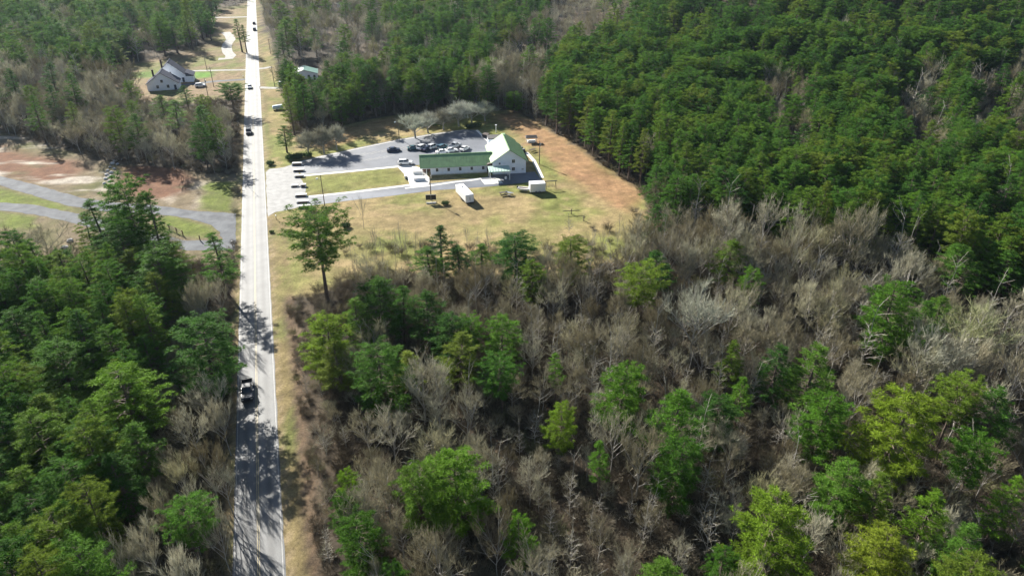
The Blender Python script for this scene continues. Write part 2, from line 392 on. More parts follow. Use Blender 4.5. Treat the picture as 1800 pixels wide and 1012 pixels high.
# road with ragged asphalt edges and uv across
rnd = random.Random(3); mb = MB(); ys = np.arange(10, 1200, 2.0); rows = []
dirn = Vector((RS, 1)).normalized(); nrm = Vector((dirn.y, -dirn.x))
offs = [-3.32, -1.8, 0, 1.8, 3.32]
for yv in ys:
    c = Vector((road_x(yv), yv)); r = []
    for j, o_ in enumerate(offs):
        oo = o_ + (rnd.uniform(-.07, .07) if j in (0, 4) else 0); r.append((c.x + nrm.x * oo, c.y + nrm.y * oo, .03))
    rows.append(mb.pts(r))
for a, b in zip(rows, rows[1:]):
    for j in range(4): mb.quad(a + j, a + j + 1, b + j + 1, b + j)
road = mb.obj('road', M['road']); tag(road, kind='structure')
uv = road.data.uv_layers.new(name='across')
vv = np.array([v.co[:] for v in road.data.vertices]); dd_ = road_d(vv[:, 0], vv[:, 1])
li = np.zeros(len(road.data.loops), int); road.data.loops.foreach_get('vertex_index', li)
uv.data.foreach_set('uv', np.stack([dd_[li], vv[li, 1]], -1).ravel().astype(np.float32))
def roadline(name, off, wd, m, y0=10, y1=1190):
    o = strip(name, [(road_x(yy) + nrm.x * off, yy + nrm.y * off) for yy in np.arange(y0, y1, 20)], wd, .036, m); return o
roadline('edge_line', -3.05, .13, M['white_line']); roadline('edge_line', 3.05, .13, M['white_line'])
roadline('centre_line', -.12, .10, M['yellow_line']); roadline('centre_line', .12, .10, M['yellow_line'])
sheet('parking_lot', LOT, .02, M['lot'], .12)
sheet('church_driveway', DRIVE, .024, M['lot'], .12)
sheet('driveway_apron', APRON, .028, M['apron'], .15)
sheet('gravel_road', GRAV1, .02, M['gravel'], .25)
sheet('gravel_track', GRAV2, .024, M['gravel'], .3)
strip('driveway', poly([(335, 125), (380, 124), (434, 123)]), 2.6, .02, M['pale_gravel'])
strip('driveway', poly([(318, 150), (345, 147), (380, 143), (432, 140)]), 3.2, .02, M['gravel'])
strip('driveway', poly([(368, 31), (400, 31), (437, 30)]), 4, .02, M['pale_gravel'])
strip('driveway', poly([(456, 154), (480, 155), (503, 155)]), 3.2, .02, M['pale_gravel'])
strip('driveway', poly([(455, 121), (466, 120), (476, 118)]), 3.2, .02, M['pale_gravel'])
strip('gravel_path', poly([(396, 57), (403, 63), (406, 70), (400, 77), (398, 84), (400, 92), (406, 98), (402, 103), (384, 104)]), 5.5, .02, M['pale_gravel'])
# kerbs and walks round the grass island
strip('sidewalk', poly([(534, 309), (600, 303), (702, 293), (722, 291)]), 1.5, .05, M['concrete'])
strip('sidewalk', poly([(541, 346), (620, 338), (702, 328), (722, 325)]), 1.3, .05, M['concrete'])
strip('kerb', poly([(524, 286), (560, 277), (628, 262), (700, 247), (760, 237), (815, 229)]), .5, .06, M['concrete'])
strip('kerb', poly([(838, 229), (852, 243), (868, 257)]), 1.0, .07, M['concrete'])
sheet('church_patio', poly([(699, 294), (724, 291), (742, 296), (757, 316), (752, 326), (722, 328), (714, 310)]), .06, M['concrete'])
strip('sidewalk', poly([(712, 331), (760, 326), (800, 320), (830, 317), (846, 314)]), 1.0, .045, M['concrete'])
strip('sidewalk', poly([(925, 268), (938, 282), (945, 296), (953, 313)]), 1.3, .05, M['concrete'])
sheet('canopy_pad', poly([(846, 316), (876, 314), (884, 322), (852, 325)]), .045, M['concrete'], .2)
# parking bay lines
ls = []
for k in range(9):
    a = G(556 + k * 19, 288 - k * 3.3); b = G(586 + k * 19, 279 - k * 3.3)
    ls.append((a, b)); a2 = G(590 + k * 14, 292 - k * 2.3); b2 = G(612 + k * 14, 285 - k * 2.3)
    if k < 7: ls.append((a2, b2))
for a, b in ls: strip('bay_line', [a, b], .32, .03, M['white_line'])
ls = [((545, 299), (606, 289)), ((560, 296), (585, 287)), ((527, 283), (552, 291))]
for a, b in ls: strip('bay_line', poly([a, b]), .35, .03, M['white_line'])

# ------------------------------------------------------------------ tree prototypes
def pine_proto(seed, h=16.0, cb=.42, Rr=3.4, shape='cone', nb=64, tuft=.55, dens=1.0):
    rd_ = random.Random(seed); tr = MB(); cr = MB()
    lean = (rd_.uniform(-.4, .4), rd_.uniform(-.4, .4))
    ax = lambda z: (lean[0] * (z / h) ** 2, lean[1] * (z / h) ** 2)
    zs = [0, .3 * h, .6 * h, .98 * h]; rr = [.24, .18, .12, .03]
    for i in range(3):
        a, b = ax(zs[i]), ax(zs[i + 1]); tr.tube((a[0], a[1], zs[i] - (.3 if i == 0 else 0)), (b[0], b[1], zs[i + 1]), rr[i], rr[i + 1], 6)
    for _ in range(5):                                  # dead stubs below the crown
        z = rd_.uniform(.2, cb) * h; a = rd_.uniform(0, 6.28); L = rd_.uniform(.6, 1.6); c = ax(z)
        tr.tube((c[0], c[1], z), (c[0] + L * math.cos(a), c[1] + L * math.sin(a), z + .1), .035, .01, 3)
    def sh(t):
        if shape == 'cone': return (1 - t) ** .75 * min(1, .55 + t * 3) + .08
        if shape == 'dome': return math.sqrt(max(0, 1 - (max(0, t - .25) / .78) ** 2.2)) * min(1, .6 + t * 2)
        if shape == 'flat': return math.sqrt(max(0, 1 - (max(0, t - .45) / .6) ** 2)) * (.55 + .45 * min(1, t * 2.2))
        return (1 - t) ** .5 * min(1, .5 + t * 2) + .05
    a = rd_.uniform(0, 6)
    gap = [rd_.uniform(0, 6.28) for _ in range(3)]
    for i in range(nb):
        t = (i + rd_.uniform(-.6, .6)) / nb; t = min(1, max(0, t)); a += 2.4 + rd_.uniform(-.5, .5)
        z = h * (cb + (1 - cb) * t); L = Rr * sh(t) * rd_.uniform(.62, 1.12)
        if min(abs((a - g + 3.14) % 6.28 - 3.14) for g in gap) < .25: L *= .6
        rise = L * rd_.uniform(.05, .45) * (.5 + t); c = ax(z)
        p0 = Vector((c[0], c[1], z)); p1 = p0 + Vector((math.cos(a) * L, math.sin(a) * L, rise))
        tr.tube(p0, p0.lerp(p1, .9), .06 * (1.1 - t) + .015, .012, 3)
        side = Vector((-math.sin(a), math.cos(a), 0))
        ncl = max(2, int(L * 2.3 * dens))
        for k in range(ncl):                            # needle clumps: little puffs, denser toward the branch end
            s_ = .35 + .68 * (k + rd_.uniform(.3, 1)) / ncl
            q = p0.lerp(p1, s_) + side * rd_.uniform(-1, 1) * L * .3 * (1.3 - s_) + Vector((0, 0, rd_.uniform(-.1, .3)))
            rc = tuft * rd_.uniform(.5, 1.0)
            for b_ in range(int(24 + 26 * rc / tuft)):
                th = rd_.uniform(0, 6.28); sn = rd_.uniform(-.45, 1); cn_ = math.sqrt(1 - sn * sn)
                dv = Vector((math.cos(th) * cn_, math.sin(th) * cn_, sn * .8)); r0 = rc * rd_.uniform(.1, .55)
                sv = dv.orthogonal().normalized(); sv.rotate(__import__('mathutils').Quaternion(dv, rd_.uniform(0, 3.14)))
                o_ = q + dv * r0; e_ = q + dv * (r0 + rc * rd_.uniform(.45, .8)); wd = rc * .075
                n = cr.pts([o_ + sv * wd, o_ - sv * wd, e_]); cr.quad(n, n + 1, n + 2)
    # top tuft
    return tr.mesh('trunk', [M['bark']]), cr.mesh('crown', [M['needles']])
def bare_proto(seed, h=12.0, spread=.33, trunk=.3, levels=3, twig=1.0, up=.75, lim=6, s0=.45, blen=1.35):
    rd_ = random.Random(seed); tr = MB(); tw = MB()
    def twigs(p, d_, L, n):
        for _ in range(n):
            s_ = rd_.uniform(.05, 1.0); q = p + d_ * L * s_
            v = (d_ + Vector((rd_.uniform(-1, 1), rd_.uniform(-1, 1), rd_.uniform(-.35, 1.0))) * 1.0).normalized()
            l = twig * rd_.uniform(.5, 1.35); sv = v.orthogonal().normalized(); sv.rotate(__import__('mathutils').Quaternion(v, rd_.uniform(0, 3.14)))
            wd = .02 * rd_.uniform(.8, 1.5); kx = q + v * l * .5 + Vector((rd_.uniform(-.1, .1), rd_.uniform(-.1, .1), .06)) * l
            e = kx + (v + Vector((0, 0, .3))) * l * .5
            i = tw.pts([q - sv * wd, q + sv * wd, kx + sv * wd * .7, kx - sv * wd * .7, e]); tw.quad(i, i + 1, i + 2, i + 3); tw.quad(i + 3, i + 2, i + 4)
            for _2 in range(2):                          # side twiglets
                q2 = q + v * l * rd_.uniform(.2, .8); v2 = (v + Vector((rd_.uniform(-1, 1), rd_.uniform(-1, 1), rd_.uniform(-.3, .8)))).normalized(); l2 = l * rd_.uniform(.3, .6)
                s2 = v2.orthogonal().normalized() * .014; i = tw.pts([q2 - s2, q2 + s2, q2 + v2 * l2]); tw.quad(i, i + 1, i + 2)
    def grow(p, d_, L, r, lev):
        e = p + d_ * L; mid = p + d_ * L * .5 + Vector((rd_.uniform(-.06, .06), rd_.uniform(-.06, .06), 0)) * L
        n = 5 if lev == 0 else (4 if lev == 1 else 3)
        tgt = tr if lev <= 2 else tw
        tgt.tube(p, mid, r, r * .8, n); tgt.tube(mid, e, r * .8, r * .55, n)
        if lev >= levels: twigs(p, (e - p).normalized(), L, 6); return
        if lev >= 1: twigs(p + d_ * L * .3, d_, L * .7, 3)
        k = lim if lev == 0 else rd_.choice((3, 4))
        for j in range(k):
            s_ = (s0 + (1 - s0) * (j + 1) / k) if lev == 0 else rd_.uniform(.45, 1)
            q = p.lerp(mid, s_ * 2) if s_ < .5 else mid.lerp(e, s_ * 2 - 1)
            az = rd_.uniform(0, 6.28) if lev else j * 2.4 + rd_.uniform(-.4, .4)
            sp = spread * rd_.uniform(.7, 1.5) * (1.0 if lev else 1.1)
            perp = Vector((math.cos(az), math.sin(az), 0)); v = (d_ * (.85 if lev else .7) + perp * sp * 2.5 + Vector((0, 0, up * .25))).normalized()
            grow(q, v, L * rd_.uniform(.5, .72) * (blen * (1.25 - .6 * s_) if lev == 0 else 1), r * .5, lev + 1)
        if lev == 0 or rd_.random() < .6: grow(e, (d_ + Vector((rd_.uniform(-.2, .2), rd_.uniform(-.2, .2), .2))).normalized(), L * .6, r * .55, lev + 1)
    grow(Vector((0, 0, -.2)), Vector((rd_.uniform(-.06, .06), rd_.uniform(-.06, .06), 1)).normalized(), h * (trunk + .15), h * .0135, 0)
    zmax = max(v[2] for v in tw.v); k = h / zmax
    for b in (tr, tw): b.v = [(x * k, y * k, z * k) for x, y, z in b.v]
    return tr.mesh('trunk', [M['grey_bark']]), tw.mesh('crown', [M['grey_twigs']])
def brush_proto(seed, h=2.2, w_=1.5, n=130, leafy=0):
    rd_ = random.Random(seed); m_ = MB()
    for _ in range(n):
        a = rd_.uniform(0, 6.28); r = rd_.uniform(0, .5) * w_; p = Vector((math.cos(a) * r, math.sin(a) * r, rd_.uniform(0, .35) * h))
        v = Vector((math.cos(a) * rd_.uniform(.1, .8), math.sin(a) * rd_.uniform(.1, .8), rd_.uniform(.4, 1))).normalized(); l = h * rd_.uniform(.35, .8)
        s = v.orthogonal().normalized(); s.rotate(__import__('mathutils').Quaternion(v, rd_.uniform(0, 3.14))); s *= .022
        e = p + v * l; i = m_.pts([p - s, p + s, e]); m_.quad(i, i + 1, i + 2)
        for _k in range(3):
            q = p.lerp(e, rd_.uniform(.3, 1)); v2 = (v + Vector((rd_.uniform(-1, 1), rd_.uniform(-1, 1), rd_.uniform(-.5, .7)))).normalized(); l2 = rd_.uniform(.25, .7); s2 = v2.orthogonal().normalized() * (.02 if not leafy else .10)
            i = m_.pts([q - s2, q + s2, q + v2 * l2 * (.5 if leafy else 1)]); m_.quad(i, i + 1, i + 2)
    return m_.mesh('brush', [M['brush'] if not leafy else M['bush_leaf']])
PH = 16.0
PINES = {
 'cone': [pine_proto(s, cb=.27, Rr=3.0, shape='cone', nb=74) for s in (1, 2, 3)],
 'dome': [pine_proto(s, cb=.22, Rr=3.4, shape='dome', nb=100, tuft=.54, dens=1.25) for s in (11, 12)],
 'flat': [pine_proto(s, cb=.45, Rr=4.0, shape='flat', nb=90, tuft=.6) for s in (21, 22)],
 'slim': [pine_proto(s, cb=.40, Rr=2.0, shape='cone', nb=46) for s in (31, 32)],
 'full': [pine_proto(s, cb=.12, Rr=3.0, shape='dome', nb=100, tuft=.56, dens=1.25) for s in (41, 42)],
}
BH = 12.0
BARES = {
 'wide': [bare_proto(s, spread=.42, trunk=.2, lim=8, up=.9) for s in (51, 52, 53)],
 'vase': [bare_proto(s, spread=.27, trunk=.26, lim=7, up=1.0) for s in (61, 62, 63)],
 'tall': [bare_proto(s, spread=.26, trunk=.42, lim=8, twig=.9) for s in (71, 72, 73)],
 'orchard': [bare_proto(s, spread=.42, trunk=.05, lim=8, twig=1.0, up=1.3) for s in (81, 82, 83)],
 'pole': [bare_proto(s, spread=.45, trunk=.75, lim=20, levels=2, twig=.6, s0=.22, blen=.42, up=.5) for s in (95, 96, 97)],
 'thin': [bare_proto(s, spread=.12, trunk=.6, lim=7, twig=.5, levels=2) for s in (91, 92)],
}
BRUSH = [brush_proto(s) for s in (101, 102, 103)]
CROWN_R = {id(m_): max(math.hypot(v.co.x, v.co.y) for v in m_.vertices) for g in (PINES, BARES) for l in g.values() for _, m_ in l}
for g in (PINES, BARES):                 # a robust crown radius: 90th percentile
    for l in g.values():
        for _, m_ in l:
            r = sorted(math.hypot(v.co.x, v.co.y) for v in m_.vertices); CROWN_R[id(m_)] = r[int(len(r) * (.88 if g is PINES else .93))]
trnd = random.Random(77)
TREES = []                               # every individual tree: (x, y, kind, pixel of the crown, short name)
def plant(kind, variant, x, y, h, width, label, cat, group=None, tint=(1, 1, 1, 1), hero=None, z=None):
    lib, H0 = (PINES, PH) if kind == 'pine' else (BARES, BH)
    tm, cm = trnd.choice(lib[variant]); s = h / H0
    sw = (width / 2) / CROWN_R[id(cm)] if width else s
    if z is None: z = float(hill(x, y))
    o = thing('pine_tree' if kind == 'pine' else 'bare_tree', label, cat, (x, y, z), trnd.uniform(0, 6.28), group)
    o.scale = (sw, sw, s)
    t = link('trunk', tm, o); c = link('crown', cm, o); c.color = tint
    px, py = pix(x, y, z + h * .75); TREES.append([x, y, kind, px, py, hero, o, sw * CROWN_R[id(cm)]])
    return o
def hero(kind, variant, tx, ty, wpx, h, label, short=None, base=None, tint=(1, 1, 1, 1), group=None):
    """tree whose top shows at photo pixel (tx, ty); base = photo row of its foot if seen"""
    if base:
        bx, by = G(tx, base); v = (ty - 506) / FP
        k = (math.sin(PITCH) + v * math.cos(PITCH)) / (math.cos(PITCH) - v * math.sin(PITCH)); h = CH - by * k
        zc = (CH - h) / (math.sin(PITCH) + v * math.cos(PITCH)); x = (tx - 900) / FP * zc; y = by; z = 0.0
    else: x, y, z = GH(tx, ty + 3, h)
    zc = y * math.cos(PITCH) + (CH - z - h * .7) * math.sin(PITCH)
    return plant(kind, variant, x, y, h, wpx * zc / FP, label, 'tree', group, tint, short or label, z)
YG = (1.25, 1.18, .8, 1); BRT = (1.3, 1.25, .9, 1); DK = (.75, .85, .9, 1); PALE = (1.2, 1.2, 1.15, 1); W = (1, 1, 1, 1)
# right-hand woods
H_ = [
 ('pine', 'flat', 552, 376, 112, 0, 'lone tall roadside pine with bare forked trunk, right of the road below the church drive', 'the lone tall roadside pine', 536, DK),
 ('pine', 'slim', 772, 392, 44, 12, 'slim dark pine, tallest of the clump at the lower edge of the church meadow', 'the slim dark meadow-edge pine', None, DK),
 ('pine', 'cone', 752, 430, 60, 9, 'bushy young pine at the left of the meadow edge clump', None, None, W),
 ('pine', 'cone', 806, 432, 60, 9, 'small round pine in the middle of the meadow edge clump', None, None, DK),
 ('pine', 'slim', 846, 424, 44, 9, 'small pointed pine at the right of the meadow edge clump', 'the small pointed meadow-edge pine', None, W),
 ('pine', 'full', 908, 412, 84, 12, 'dark green bushy pine standing below the white trailer at the meadow edge', 'the dark bushy meadow-edge pine', None, DK),
 ('pine', 'full', 1006, 417, 66, 11, 'mid green pyramid-shaped pine at the meadow edge, right of the dark bushy one', 'the pyramid-shaped pine', None, W),
 ('pine', 'cone', 665, 490, 90, 14, 'broad pine behind the cluster right of the road, leftmost of its back row', 'the broad back-row pine', None, DK),
 ('pine', 'cone', 704, 500, 70, 14, 'dark pine in the back row of the roadside cluster', None, None, DK),
 ('pine', 'cone', 750, 514, 84, 14, 'dark dense pine at the right end of the roadside cluster', 'the dark right-end cluster pine', None, W),
 ('pine', 'full', 790, 552, 84, 13, 'green pine just below the dark right end of the roadside cluster', 'the green cluster pine', None, W),
 ('pine', 'cone', 622, 525, 66, 13, 'mid green pine between the lone roadside pine and the cluster', None, None, W),
 ('pine', 'full', 568, 552, 96, 14, 'big pale green pine at the foot of the lone roadside pine', 'the big pale roadside pine', None, BRT),
 ('pine', 'cone', 590, 600, 80, 12, 'green pine overlapping the foot of the big pale roadside pine', None, None, W),
 ('pine', 'full', 664, 606, 104, 15, 'tall full pine with long shaded side in front of the roadside cluster', 'the tall full pine', None, W),
 ('pine', 'slim', 712, 620, 60, 11, 'thin pale pine right beside the tall full pine', None, None, PALE),
 ('pine', 'flat', 830, 560, 62, 11, 'sparse pale pine left of the round light green one in the mid woods', None, None, PALE),
 ('pine', 'dome', 882, 555, 76, 13, 'round light green pine in the middle of the bare woods', 'the round light green pine', None, PALE),
 ('pine', 'flat', 882, 632, 84, 12, 'sparse pale green pine below the round light green one', 'the sparse pale pine', None, PALE),
 ('pine', 'slim', 979, 620, 34, 11, 'very slim light green pine alone among bare trees', 'the very slim pine', None, PALE),
 ('pine', 'full', 1098, 640, 92, 15, 'bright yellow-green oval pine alone in the mid woods', 'the bright oval pine', None, YG),
 ('pine', 'dome', 988, 712, 66, 11, 'small bright round pine lower left of the bright oval one', 'the small bright round pine', None, BRT),
 ('pine', 'slim', 1060, 775, 44, 11, 'small thin bright pine between bare trees below the bright oval pine', 'the small thin bright pine', None, BRT),
 ('pine', 'cone', 1190, 680, 104, 17, 'large bright green pine, top of the vertical pair right of centre', 'the large bright green pine', None, BRT),
 ('pine', 'full', 1200, 772, 88, 14, 'green pine directly below the large bright green pine', 'the lower green pine of the pair', None, BRT),
 ('pine', 'cone', 1160, 438, 56, 13, 'dark pine top poking out of grey trees below the meadow corner', 'the dark poking pine', None, DK),
 ('pine', 'flat', 1128, 470, 84, 15, 'half-bare pale pine with long visible trunks right of the pyramid-shaped pine', 'the half-bare pale pine', None, PALE),
 ('pine', 'cone', 1287, 422, 62, 13, 'green pine left of the white-barked tree, below the plantation', 'the green pine below the plantation', None, W),
 ('pine', 'full', 1325, 468, 40, 11, 'small dark yellow-green pine below the green one under the plantation', None, None, BRT),
 ('pine', 'full', 1580, 498, 108, 17, 'round yellow-green domed pine, upper of the two big domed ones', 'the upper round domed pine', None, YG),
 ('pine', 'full', 1598, 688, 146, 18, 'very large round yellow-green domed pine casting a black shadow', 'the very large domed pine', None, YG),
 ('pine', 'cone', 1293, 600, 50, 12, 'small dark green pine upper left of the mid right group', 'the small mid-right pine', None, W),
 ('pine', 'cone', 1372, 606, 72, 14, 'green pine at the left of the mid right group', None, None, W),
 ('pine', 'cone', 1438, 606, 92, 16, 'dense dark-tipped green pine at the centre of the mid right group', 'the dense mid-right pine', None, W),
 ('pine', 'full', 1458, 690, 92, 14, 'bright green pine just left of the very large domed pine', 'the bright pine beside the domed one', None, BRT),
 ('pine', 'slim', 1310, 658, 44, 11, 'thin bright pine among twigs left of the mid right group', None, None, BRT),
 ('pine', 'full', 800, 795, 126, 15, 'big green pine alone low in the middle of the photo', 'the big low central pine', None, BRT),
 ('pine', 'dome', 607, 824, 48, 11, 'small bright pine tuft, top of the three stacked by the road', 'the top stacked roadside pine', None, YG),
 ('pine', 'dome', 600, 866, 56, 10, 'middle one of the three bright pines stacked by the road', None, None, YG),
 ('pine', 'full', 628, 905, 84, 13, 'lowest and biggest of the three bright pines stacked by the road', 'the lowest stacked roadside pine', None, YG),
 ('pine', 'dome', 690, 990, 64, 10, 'bright pine top cut by the bottom edge, right of the road', 'the cut-off bright pine', None, BRT),
 ('pine', 'dome', 912, 905, 60, 12, 'bright small pine low in the woods, right of the big central one', 'the bright small low pine', None, YG),
 ('pine', 'dome', 1370, 880, 142, 16, 'big bright green pine at the bottom, left of the lower right thicket', 'the big bottom bright pine', None, BRT),
 ('pine', 'full', 1492, 812, 96, 13, 'light green pine below left of the very large domed pine', 'the light pine below the domed one', None, PALE),
 ('pine', 'cone', 1556, 835, 78, 13, 'mid green pine directly below the very large domed pine', None, None, W),
 ('pine', 'cone', 1650, 858, 80, 13, 'bright green pine in the lower right corner gap', 'the lower right gap pine', None, BRT),
 ('pine', 'flat', 1695, 668, 90, 14, 'loose green pine right of the very large domed pine', 'the loose pine right of the domed one', None, PALE),
 ('pine', 'cone', 1766, 680, 90, 15, 'green pine at the right edge level with the large domed pine', 'the right-edge green pine', None, W),
 ('pine', 'flat', 1728, 775, 90, 13, 'loose yellowish pine near the right edge', None, None, BRT),
 ('pine', 'cone', 1788, 838, 66, 14, 'dark yellow-green pine cut by the right edge', 'the right-edge dark pine', None, BRT),
 ('pine', 'full', 1560, 932, 116, 12, 'wide light green pine along the bottom edge right of the big bright one', 'the wide bottom pine', None, BRT),
 ('pine', 'cone', 1706, 926, 92, 13, 'green pine near the bottom right corner', 'the bottom right pine', None, W),
 ('pine', 'dome', 1275, 962, 62, 10, 'small bright pine at the bottom left of the big bright one', None, None, BRT),
 ('pine', 'dome', 1612, 340, 74, 15, 'light green round pine at the lower edge of the plantation', 'the round light plantation-edge pine', None, BRT),
 ('pine', 'full', 1780, 262, 76, 16, 'yellow-green bushy pine at the right edge beside the plantation', None, None, YG),
 ('pine', 'cone', 1700, 430, 80, 14, 'dark green pine group top right of the upper domed pine', 'the dark pine above the domed one', None, DK),
 ('pine', 'cone', 1786, 440, 60, 14, 'dark green pine at the right edge above the pale brush', None, None, DK),
 # left of the road
 ('pine', 'flat', 216, 324, 84, 0, 'tallest dark pine rising in front of the gravel road, left of the road', 'the tallest dark left pine', 500, DK),
 ('pine', 'slim', 162, 352, 54, 0, 'narrow dark pine left of the tallest dark pine', None, 490, DK),
 ('pine', 'cone', 254, 342, 56, 0, 'pine just right of the tallest dark pine by the gravel road', None, 505, DK),
 ('pine', 'cone', 376, 412, 62, 0, 'loose pine at the road edge beside the gravel road mouth', 'the loose pine at the gravel road mouth', 520, PALE),
 ('pine', 'full', 268, 432, 98, 17, 'broad bright pine below the tallest dark pine', 'the broad bright left pine', None, W),
 ('pine', 'full', 210, 402, 84, 16, 'green pine wedged below the tallest dark pine', None, None, W),
 ('pine', 'cone', 106, 440, 66, 15, 'pine below the bare trees beside the gravel track', 'the pine by the gravel track', None, W),
 ('pine', 'full', 345, 555, 128, 17, 'large round grey-green pine leaning over the road edge', 'the large grey-green roadside pine', None, PALE),
 ('pine', 'dome', 205, 645, 134, 16, 'wide light green pine in the middle of the left stand', 'the wide light left pine', None, BRT),
 ('pine', 'full', 92, 600, 120, 16, 'dense green pine at the centre of the left stand', 'the dense left pine', None, W),
 ('pine', 'full', 60, 728, 122, 16, 'dark green pine near the left edge below the middle', 'the dark left-edge pine', None, W),
 ('pine', 'cone', 222, 742, 92, 14, 'pine below the wide light green one in the left stand', None, None, W),
 ('pine', 'dome', 108, 812, 130, 15, 'big green pine low in the left stand', 'the big low left pine', None, W),
 ('pine', 'cone', 196, 800, 100, 14, 'pine to the right of the big low left pine', None, None, W),
 ('pine', 'flat', 318, 890, 104, 12, 'half-bare grey-green pine near the bottom beside the road', 'the half-bare bottom roadside pine', None, PALE),
 ('pine', 'full', 190, 575, 76, 15, 'pine above the wide light green one in the left stand', None, None, W),
 ('pine', 'cone', 62, 488, 80, 15, 'pine at the upper left corner of the left stand', 'the upper-left stand pine', None, W),
 ('pine', 'full', 18, 545, 84, 15, 'pine cut by the left edge of the photo', None, None, W),
 ('pine', 'flat', 402, 148, 44, 0, 'round dark pine standing alone between the white houses and the road', 'the lone dark house-side pine', 198, DK),
 ('pine', 'slim', 302, 178, 38, 0, 'light green pine at the left of the pair below the white houses', 'the left pine below the houses', 252, BRT),
 ('pine', 'slim', 356, 186, 34, 0, 'darker pine at the right of the pair below the white houses', 'the right pine below the houses', 250, W),
 ('pine', 'cone', 322, 150, 26, 0, 'small pine directly in front of the white houses', None, 196, DK),
 ('pine', 'slim', 415, 34, 20, 0, 'narrow dark pine beside the pale gravel path near the top of the road', None, 92, DK),
 ('pine', 'slim', 425, 44, 16, 0, 'narrow dark pine nearest the road beside the pale gravel path', None, 94, DK),
 ('pine', 'cone', 497, 222, 32, 0, 'small bright pine right of the road above the church entrance', 'the small bright entrance pine', 268, YG),
 ('pine', 'full', 852, 153, 34, 0, 'small bright evergreen behind the grey ornamental trees', 'the small evergreen behind the grey row', 188, BRT),
 ('pine', 'full', 904, 162, 32, 0, 'small round evergreen at the top corner of the church meadow', 'the small corner evergreen', 198, BRT),
 ('pine', 'full', 762, 210, 16, 0, 'low dark shrubby evergreen at the back of the parking lot', None, 222, DK),
]
for a in H_:
    hero(a[0], a[1], a[2], a[3], a[4] * (.86 if a[3] > 480 else .95), a[5], a[6], a[7], a[8], a[9])
PG = (1.7, 1.75, 1.85, 1)
B_ = [
 ('orchard', 727, 196, 54, 243, 'round grey ornamental tree, leftmost of the row behind the parking lot', 'the leftmost grey ornamental tree'),
 ('orchard', 750, 190, 52, 234, 'second grey ornamental tree from the left behind the parking lot', None),
 ('orchard', 777, 186, 48, 228, 'third grey ornamental tree from the left behind the parking lot', None),
 ('orchard', 805, 172, 52, 222, 'tallest grey ornamental tree in the row behind the parking lot', 'the tallest grey ornamental tree'),
 ('orchard', 828, 176, 50, 216, 'fifth grey ornamental tree from the left behind the parking lot', None),
 ('orchard', 852, 172, 48, 213, 'rightmost grey ornamental tree of the row behind the parking lot', None),
 ('orchard', 534, 222, 50, 272, 'left of three small bare trees by the road end of the parking lot', 'the left small lot-side tree'),
 ('orchard', 562, 214, 48, 270, 'middle of three small bare trees by the road end of the parking lot', None),
 ('orchard', 586, 216, 44, 264, 'right of three small bare trees by the road end of the parking lot', None),
 ('thin', 632, 338, 20, 402, 'thin young bare tree standing on the lawn below the church drive', 'the thin lawn tree'),
 ('wide', 1468, 380, 84, 505, 'white-barked leafless tree standing out below the plantation', 'the white-barked tree'),
 ('tall', 62, 385, 100, 482, 'dark bare spreading tree beside the gravel track', 'the dark spreading bare tree'),
 ('tall', 12, 392, 80, 470, 'bare tree cut by the left edge beside the gravel track', None),
 ('wide', 1240, 475, 110, 640, 'tall pale grey tree standing in the middle of the right woods', 'the tall pale grey tree'),
 ('vase', 1650, 560, 100, 700, 'pale grey tree between the two yellow-green domed pines', None),
 ('wide', 1740, 520, 130, 660, 'wide olive-grey tree at the right edge beside the upper domed pine', 'the wide olive-grey tree'),
]
GB = [(352, 640, 70, 760), (318, 700, 74, 820), (376, 690, 56, 800), (345, 760, 78, 890), (292, 770, 66, 880), (380, 800, 50, 900), (322, 830, 70, 960), (268, 850, 70, 980), (366, 880, 60, 1010), (232, 900, 80, 1050), (300, 950, 70, 1100), (180, 920, 84, 1080), (372, 470, 44, 570), (338, 480, 50, 600)]
GN_ = 'first second third fourth fifth sixth seventh eighth ninth tenth eleventh twelfth thirteenth fourteenth'.split()
for i, (tx, ty, wp, base) in enumerate(sorted(GB, key=lambda q: q[1])):
    B_.append(('vase' if i % 2 else 'tall', tx, ty, wp, base, GN_[i] + ' grey leafless tree from the top in the strip between left pines and road', None))
for v, tx, ty, wp, base, lb, sh_ in B_:
    gp = 'grey ornamental trees behind the parking lot' if 'ornamental' in lb or 'three small' in lb else ('small bare trees by the parking lot' if 'three small' in lb else None)
    hero('bare', v, tx, ty, wp, 0, lb, sh_, base, (1.15, 1.25, 1.45, 1) if 'ornamental' in lb or 'three small' in lb else (.9, .95, 1.0, 1) if 'white-barked' in lb or 'pale grey' in lb else (1.05, 1.05, 1.05, 1) if 'leafless tree from the top' in lb else ((.8, .88, .62, 1) if 'olive' in lb else (.8, .8, .8, 1)), gp)
# thin young trees along the lower meadow edge
NTH = 'first second third fourth fifth sixth seventh eighth ninth tenth eleventh twelfth thirteenth fourteenth fifteenth sixteenth seventeenth eighteenth'.split()
for i, (tx, ty, b) in enumerate(sorted([(655, 390, 455), (690, 400, 468), (712, 405, 462), (727, 398, 470), (668, 408, 480), (738, 412, 476), (700, 385, 450), (820, 392, 440), (858, 398, 446), (1046, 395, 450), (1062, 400, 455), (1088, 392, 450), (1104, 398, 460), (1120, 388, 452), (1035, 405, 462), (1150, 392, 470), (640, 425, 500), (618, 440, 505)])):
    hero('bare', 'thin', tx, ty, 16, 0, NTH[i] + ' thin bare sapling from the left along the lower edge of the church meadow', None, b, (.75, .72, .7, 1), 'bare saplings along the lower meadow edge')

